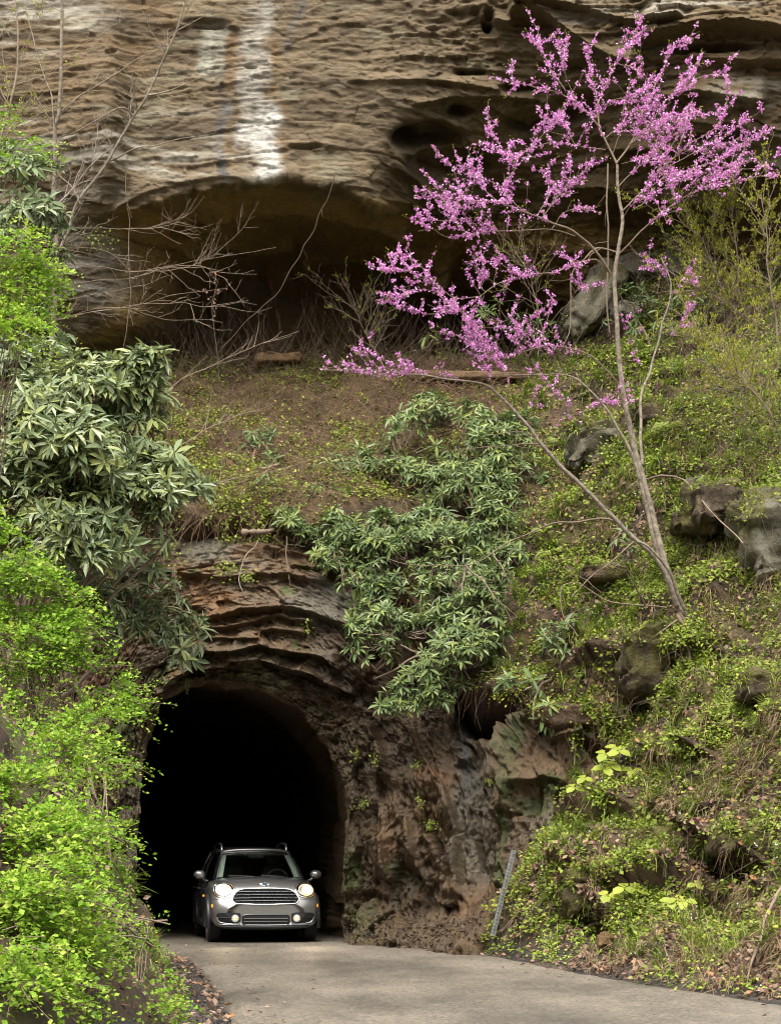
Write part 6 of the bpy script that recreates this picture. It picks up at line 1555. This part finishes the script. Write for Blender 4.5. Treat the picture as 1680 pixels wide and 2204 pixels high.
    for base, rev in ((0, False), ((len(rows) - 1) * n, True)):
        for k in range(7):
            a, b = base + k, base + k + 1; c, d = base + (n - k - 1) % n + 0, base + (n - k) % n
            f = [a, b, base + (n - k - 1) % n, base + (n - k) % n]
            f = list(dict.fromkeys(f))
            if len(f) > 2: F.append(tuple(f if not rev else f[::-1]))
    body = add('body', V, F, M_paint, sub=3)
    bpy.context.view_layer.update()
    dg = bpy.context.evaluated_depsgraph_get(); ev = body.evaluated_get(dg); me = ev.to_mesh()
    bv = BVHTree.FromPolygons([v.co.copy() for v in me.vertices], [tuple(p.vertices) for p in me.polygons])
    ev.to_mesh_clear()
    def proj(x, z, off=0.0):
        h = bv.ray_cast(Vector((x, -2, z)), Vector((0, 1, 0)))
        if h[0] is None: h = bv.find_nearest(Vector((x, 0.0, z)))
        return np.array(h[0]) + np.array(h[1]) * off * (1 if h[1].y < 0 else -1)
    def disc(name, outline, mat, off, parent=car, rings=5, dome=0.0, label=None):
        O = np.array(outline, float); c = O.mean(0)
        V = [proj(c[0], c[1], off + dome)]; F = []
        m = len(O)
        for r in range(1, rings + 1):
            s = r / rings
            for q in O: x, z = c + (q - c) * s; V.append(proj(x, z, off + dome * (1 - s * s)))
        for k in range(m): F.append((0, 1 + k, 1 + (k + 1) % m))
        for r in range(rings - 1):
            for k in range(m):
                a = 1 + r * m + k; b = 1 + r * m + (k + 1) % m
                F.append((a, a + m, b + m, b))
        return add(name, V, F, mat, parent, label=label)
    def rim(name, outline, mat, off, r, parent=car):
        return tube(name, np.array([proj(x, z, off) for x, z in outline]), r, mat, parent, 8, True)
    def ell(cx, cz, rx, rz, m=36, p=2.0, rot=0.0):
        t = np.linspace(0, 2 * np.pi, m, endpoint=False)
        x = np.sign(np.cos(t)) * np.abs(np.cos(t)) ** (2 / p) * rx; z = np.sign(np.sin(t)) * np.abs(np.sin(t)) ** (2 / p) * rz
        return [(cx + a * math.cos(rot) - b * math.sin(rot), cz + a * math.sin(rot) + b * math.cos(rot)) for a, b in zip(x, z)]
    # grille: wide rounded hexagon
    gk = [(-.545, .70), (-.52, .655), (-.44, .63), (0, .622), (.44, .63), (.52, .655), (.545, .70), (.52, .765), (.45, .835), (.34, .868), (0, .878), (-.34, .868), (-.45, .835), (-.52, .765)]
    g = curve(np.array(gk + gk[:3], float)[:, [0, 1]].tolist(), 90)
    go = curve(np.array([(x, 0, z) for x, z in gk + [gk[0]]]), 70)[:-1][:, [0, 2]]
    grille = disc('grille', go, M_dark, .006)
    rim('grille_surround', go, M_chrome, .008, .009)
    for z, hw in ((.815, .44), (.765, .50), (.715, .525), (.668, .50)):
        xs = np.linspace(-hw, hw, 24); P = np.array([proj(x, z + .006 * math.cos(x * 3), .016) for x in xs])
        sl = tube('slat', P, .009, M_dark, grille, 6)
        tube('slat_trim', P + np.array([0, -.009, .003]), .0022, M_alu, grille, 5)
    # headlights
    for sx in (-1, 1):
        out = ell(sx * .665, .845, .162, .116, 40, 2.2, sx * -.10)
        hl = disc('headlight', out, M_gloss, .004, label=None)
        rim('bezel', out, M_chrome, .006, .011, hl)
        disc('reflector', ell(sx * .675, .845, .128, .092, 32, 2.1, sx * -.1), M_alu, .007, hl)
        disc('bulb', ell(sx * .70, .85, .090, .076, 28), M_lampw, .016, hl, 4, .012)
        disc('bulb_core', ell(sx * .70, .85, .034, .032, 20), M_core, .032, hl, 3, .004)
        disc('lens', out, M_lens, .022, hl, 5, .012)
        tube('daytime_ring', np.array([proj(x, z, .014) for x, z in ell(sx * .675, .845, .118, .088, 36, 2.1)]), .006, M_fog, hl, 6, True)
        # lower corner pods with fog lamps
        po = [(sx * a, b) for a, b in [(.41, .45), (.45, .485), (.60, .49), (.76, .485), (.80, .45), (.785, .385), (.74, .335), (.62, .315), (.46, .312), (.42, .345)]]
        if sx < 0: po = po[::-1]
        pc = curve(np.array([(x, 0, z) for x, z in po + [po[0]]]), 50)[:-1][:, [0, 2]]
        pod = disc('fog_pod', pc, M_black, .004)
        tube('pod_trim', np.array([proj(x, z, .008) for x, z in [(sx * a, b) for a, b in [(.795, .42), (.775, .37), (.74, .335), (.62, .312), (.46, .308), (.42, .33)]]]), .009, M_alu, pod, 6)
        tube('pod_bar', np.array([proj(sx * x, .415, .012) for x in np.linspace(.55, .77, 8)]), .007, M_black, pod, 6)
        fg = disc('fog_lamp', ell(sx * .505, .40, .062, .062, 30), M_chrome, .014, pod)
        disc('fog_bulb', ell(sx * .505, .40, .046, .046, 24), M_fog, .022, pod, 4, .012)
        tube('turn_signal', np.array([proj(sx * .505 + x, .405, .03) for x in np.linspace(-.045, .045, 6)]), .007, M_amber, pod, 6)
        disc('side_marker', ell(sx * .865, .60, .010, .028, 16), M_amber, .006)
    # lower intake
    io = ell(0, .375, .385, .085, 44, 6)
    ik = disc('lower_intake', io, M_black, .004)
    rim('intake_trim', io, M_gloss, .006, .010, ik)
    for z in (.345, .39): tube('intake_slat', np.array([proj(x, z, .014) for x in np.linspace(-.36, .36, 16)]), .009, M_gloss, ik, 6)
    tube('front_lip', np.array([proj(x, .262 + .02 * abs(x) ** 2, .010) for x in np.linspace(-.70, .70, 30)]), .030, M_black, car, 8)
    tube('lip_chrome', np.array([proj(x, .295 + .01 * abs(x), .012) for x in np.linspace(-.74, .74, 30)]), .007, M_alu, car, 6)
    # bonnet shut line and emblem
    tube('bonnet_seam', np.array([proj(x, .712 - .012 * abs(x), .001) for x in np.concatenate([np.linspace(-.86, -.56, 10)])]), .003, M_black, car, 5)
    tube('bonnet_seam', np.array([proj(x, .712 - .012 * abs(x), .001) for x in np.linspace(.56, .86, 10)]), .003, M_black, car, 5)
    em = disc('emblem', ell(0, .935, .030, .022, 24), M_blue, .008)
    rim('emblem_ring', ell(0, .935, .032, .024, 24), M_chrome, .010, .004, em)
    for sx in (-1, 1):
        for k, (dz, ln) in enumerate(((.008, .085), (0, .075), (-.008, .06))):
            tube('wing', np.array([proj(sx * x, .935 + dz + .06 * (x - .03) * (1 if k == 0 else .3), .010) for x in np.linspace(.034, ln, 5)]), .0035, M_chrome, em, 5)
    # cabin
    S, T = np.meshgrid(np.linspace(-1, 1, 17), np.linspace(0, 1, 9))
    def wind(s, t, inset=0.0):
        b = np.stack([s * .725, 1.05 + .20 * s ** 2, 1.045 - .02 * s ** 2], -1); tp = np.stack([s * .575, 1.80 + .10 * s ** 2, 1.475 - .03 * s ** 2], -1)
        p = b * (1 - t)[..., None] + tp * t[..., None]
        p[..., 1] -= .05 * np.sin(np.pi * t); p[..., 2] += .015 * np.sin(np.pi * t)
        p[..., 1] += inset
        return p
    ws = grid('windscreen', wind(S, T), M_glass)
    for sx in (-1, 1):
        t = np.linspace(-.05, 1.02, 12); s = np.full(12, sx * 1.03)
        tube('a_pillar', wind(s, t), .030, M_gloss, car, 8)
        tube('pillar_edge', wind(np.full(12, sx * .985), t, -.024), .006, M_alu, car, 6)
        gp = np.stack([wind(np.full(8, sx * q), np.linspace(.05, .92, 8), .05 + .02 * (1 - q) * 10) for q in (.97, .84)], 1)
        grid('inner_pillar_trim', gp, M_trim, car)
    tube('screen_top_band', wind(np.linspace(-1, 1, 20), np.full(20, 1.0)), .018, M_gloss, car, 6)
    # roof
    s, t = np.meshgrid(np.linspace(-1, 1, 21), np.linspace(0, 1, 16))
    ry = 1.80 + .10 * s ** 2 * (1 - t) + t * 2.2; rz = 1.482 + .075 * np.sin(np.pi * np.clip(t * .8 + .12, 0, 1)) - .045 * np.abs(s) ** 3
    G = np.stack([s * (.585 + .05 * np.sin(np.pi * t * .7)), ry, rz], -1)
    grid('roof', G, M_paint, thick=.03)
    for sx in (-1, 1):
        yy = np.array([2.05, 2.08, 2.14, 2.3, 2.7, 3.2, 3.55, 3.68, 3.72]); zz = np.array([1.50, 1.555, 1.592, 1.61, 1.62, 1.61, 1.59, 1.55, 1.50])
        tube('roof_rail', curve(np.stack([np.full(9, sx * .555), yy, zz], -1), 40), .020, M_alu, car, 8)
        # side glass, pillars, doors
        q = np.linspace(0, 1, 14)
        lo = np.stack([np.full(14, sx * .845), 1.32 + q * 2.5, np.full(14, .985)], -1); hi = np.stack([sx * (.615 + .03 * np.sin(np.pi * q)), 1.93 + q * 1.75, 1.455 + .03 * np.sin(np.pi * q)], -1)
        W = np.stack([lo * (1 - f) + hi * f + np.array([sx * .03, 0, 0]) * math.sin(math.pi * f) for f in np.linspace(0, 1, 6)], 0)
        grid('side_window', W, M_tint)
        for f in (.36, .42, .78):
            i = int(f * 13); tube('window_pillar', W[:, i] + np.array([sx * .006, 0, 0]), .016, M_gloss, car, 6)
        tube('belt_trim', lo + np.array([sx * .012, 0, .004]), .011, M_alu, car, 6)
        tube('roof_edge', hi, .026, M_paint, car, 6)
        for yd in (1.42, 2.45, 3.42): tube('door_seam', np.array([(sx * .925, yd, z) if z < .75 else (sx * (.925 - (z - .75) * .1), yd, z) for z in np.linspace(.33, .95, 10)]), .004, M_black, car, 5)
        for yd in (2.2, 3.2): tube('door_handle', np.array([(sx * .93, yd - .09, .86), (sx * .955, yd - .07, .865), (sx * .955, yd + .07, .865), (sx * .93, yd + .09, .86)]), .012, M_alu, car, 6)
        tube('sill', np.array([(sx * .90, y, .29) for y in np.linspace(1.15, 3.1, 12)]), .055, M_black, car, 8)
        disc_m = [(sx * .932, .62 + .0, .62)]
        tube('side_repeater', np.array([(sx * .925, 1.12, .74), (sx * .935, 1.20, .745), (sx * .925, 1.28, .75)]), .014, M_amber, car, 6)
        # wheels with arches
        for yw in (.78, 3.45):
            a = np.linspace(-.25, np.pi + .25, 26)
            tube('wheel_arch', np.stack([np.full(26, sx * .905), yw + .405 * np.cos(a), .33 + .405 * np.sin(a)], -1), .045, M_black, car, 8)
            wr = link('wheel', None, car, loc=(sx * .80, yw, .335)); wr.empty_display_size = .1
            prof = [(-.105, .225), (-.112, .28), (-.10, .322), (-.06, .335), (0, .337), (.06, .335), (.10, .322), (.112, .28), (.105, .225)]
            th = np.linspace(0, 2 * np.pi, 41)
            G = np.array([[(x, r * math.cos(q2), r * math.sin(q2)) for q2 in th] for x, r in prof])
            grid('tyre', G, M_tyre, wr)
            G = np.array([[(sx * x, r * math.cos(q2), r * math.sin(q2)) for q2 in th] for x, r in [(.10, .226), (.07, .205), (-.06, .20), (-.06, .01)]])
            rm = grid('rim', G, M_black, wr)
            for q2 in np.arange(5) * 2 * np.pi / 5 + .3:
                for dq in (-.12, .12):
                    tube('spoke', np.array([(sx * .085, .03 * math.cos(q2), .03 * math.sin(q2)), (sx * .09, .12 * math.cos(q2 + dq * .7), .12 * math.sin(q2 + dq * .7)), (sx * .085, .215 * math.cos(q2 + dq), .215 * math.sin(q2 + dq))]), .016, M_alu, wr, 6)
            tube('hub', np.array([(sx * .05, 0, 0), (sx * .10, 0, 0), (sx * .102, 0, 0)]), np.array([.04, .035, .001]), M_alu, wr, 12)
        # mirrors
        th, ph = np.meshgrid(np.linspace(0, 2 * np.pi, 25), np.linspace(0, np.pi, 13))
        mx = np.sin(ph) * np.cos(th); my = np.sin(ph) * np.sin(th); mz = np.cos(ph)
        G = np.stack([sx * .985 + .10 * mx, 1.40 + np.where(my > 0, .03, .085) * my, 1.095 + .075 * np.sign(mz) * np.abs(mz) ** .85], -1)
        mir = grid('mirror', G, M_paint)
        tube('mirror_arm', curve(np.array([(sx * .86, 1.42, .985), (sx * .91, 1.40, 1.01), (sx * .965, 1.40, 1.06)]), 8), np.linspace(.032, .022, 8), M_gloss, mir, 8)
    # rear end of the cabin
    s, t = np.meshgrid(np.linspace(-1, 1, 9), np.linspace(0, 1, 6))
    grid('tailgate', np.stack([s * (.80 - .18 * t), 4.2 - .25 * t - .04 * s ** 2, .95 + .53 * t], -1), M_paint, thick=.02)
    # cabin inside
    s, t = np.meshgrid(np.linspace(-1, 1, 15), np.linspace(0, 1, 6))
    grid('dashboard', np.stack([s * .74, 1.30 + .35 * t + .12 * s ** 2, 1.045 - .03 * s ** 2 - .06 * t ** 3 + .012 * np.exp(-((s - .42) / .22) ** 2)], -1), M_in, thick=.03)
    a = np.linspace(0, 2 * np.pi, 28, endpoint=False)
    tube('steering_wheel', np.stack([.37 + .18 * np.cos(a), 1.72 + .06 * np.sin(a), 1.0 + .175 * np.sin(a)], -1), .014, M_in, car, 6, True)
    tube('rear_view_mirror', np.array([(-.12, 1.72, 1.385), (0, 1.71, 1.39), (.12, 1.72, 1.385)]), np.array([.03, .034, .03]), M_in, car, 8)
    for sx in (-1, 1):
        th, ph = np.meshgrid(np.linspace(0, 2 * np.pi, 21), np.linspace(0, np.pi, 11))
        def sup(cx, cy, cz, rx, ry_, rz_, e=.6):
            f = lambda w: np.sign(w) * np.abs(w) ** e
            return np.stack([cx + rx * f(np.sin(ph) * np.cos(th)), cy + ry_ * f(np.sin(ph) * np.sin(th)), cz + rz_ * f(np.cos(ph))], -1)
        st = grid('seat', sup(sx * .37, 2.32, .88, .24, .09, .38), M_in)
        grid('headrest', sup(sx * .37, 2.36, 1.32, .13, .05, .09), M_in, st)
    # wipers
    for (x0, x1, z1) in ((-.02, -.52, 1.075), (.40, .02, 1.085)):
        p0 = np.array([x0, .99 + .2 * x0 ** 2, 1.058]); p1 = np.array([x1, 1.02 + .2 * x1 ** 2, z1])
        tube('wiper', curve(np.array([p0, .5 * (p0 + p1) + np.array([0, -.012, .006]), p1]), 8), .009, M_black, car, 6)
    # the light the headlamps throw on the road
    for sx in (-1, 1):
        sp = bpy.data.lights.new('headlamp_light', 'SPOT'); sp.energy = 12; sp.color = (1.0, .78, .48); sp.spot_size = math.radians(50); sp.spot_blend = .8; sp.shadow_soft_size = .06
        o = link('headlamp_light', sp, car, loc=(sx * .70, -.16, .85)); o.rotation_euler = (math.radians(90 - 9) , 0, math.radians(180))
build_car()
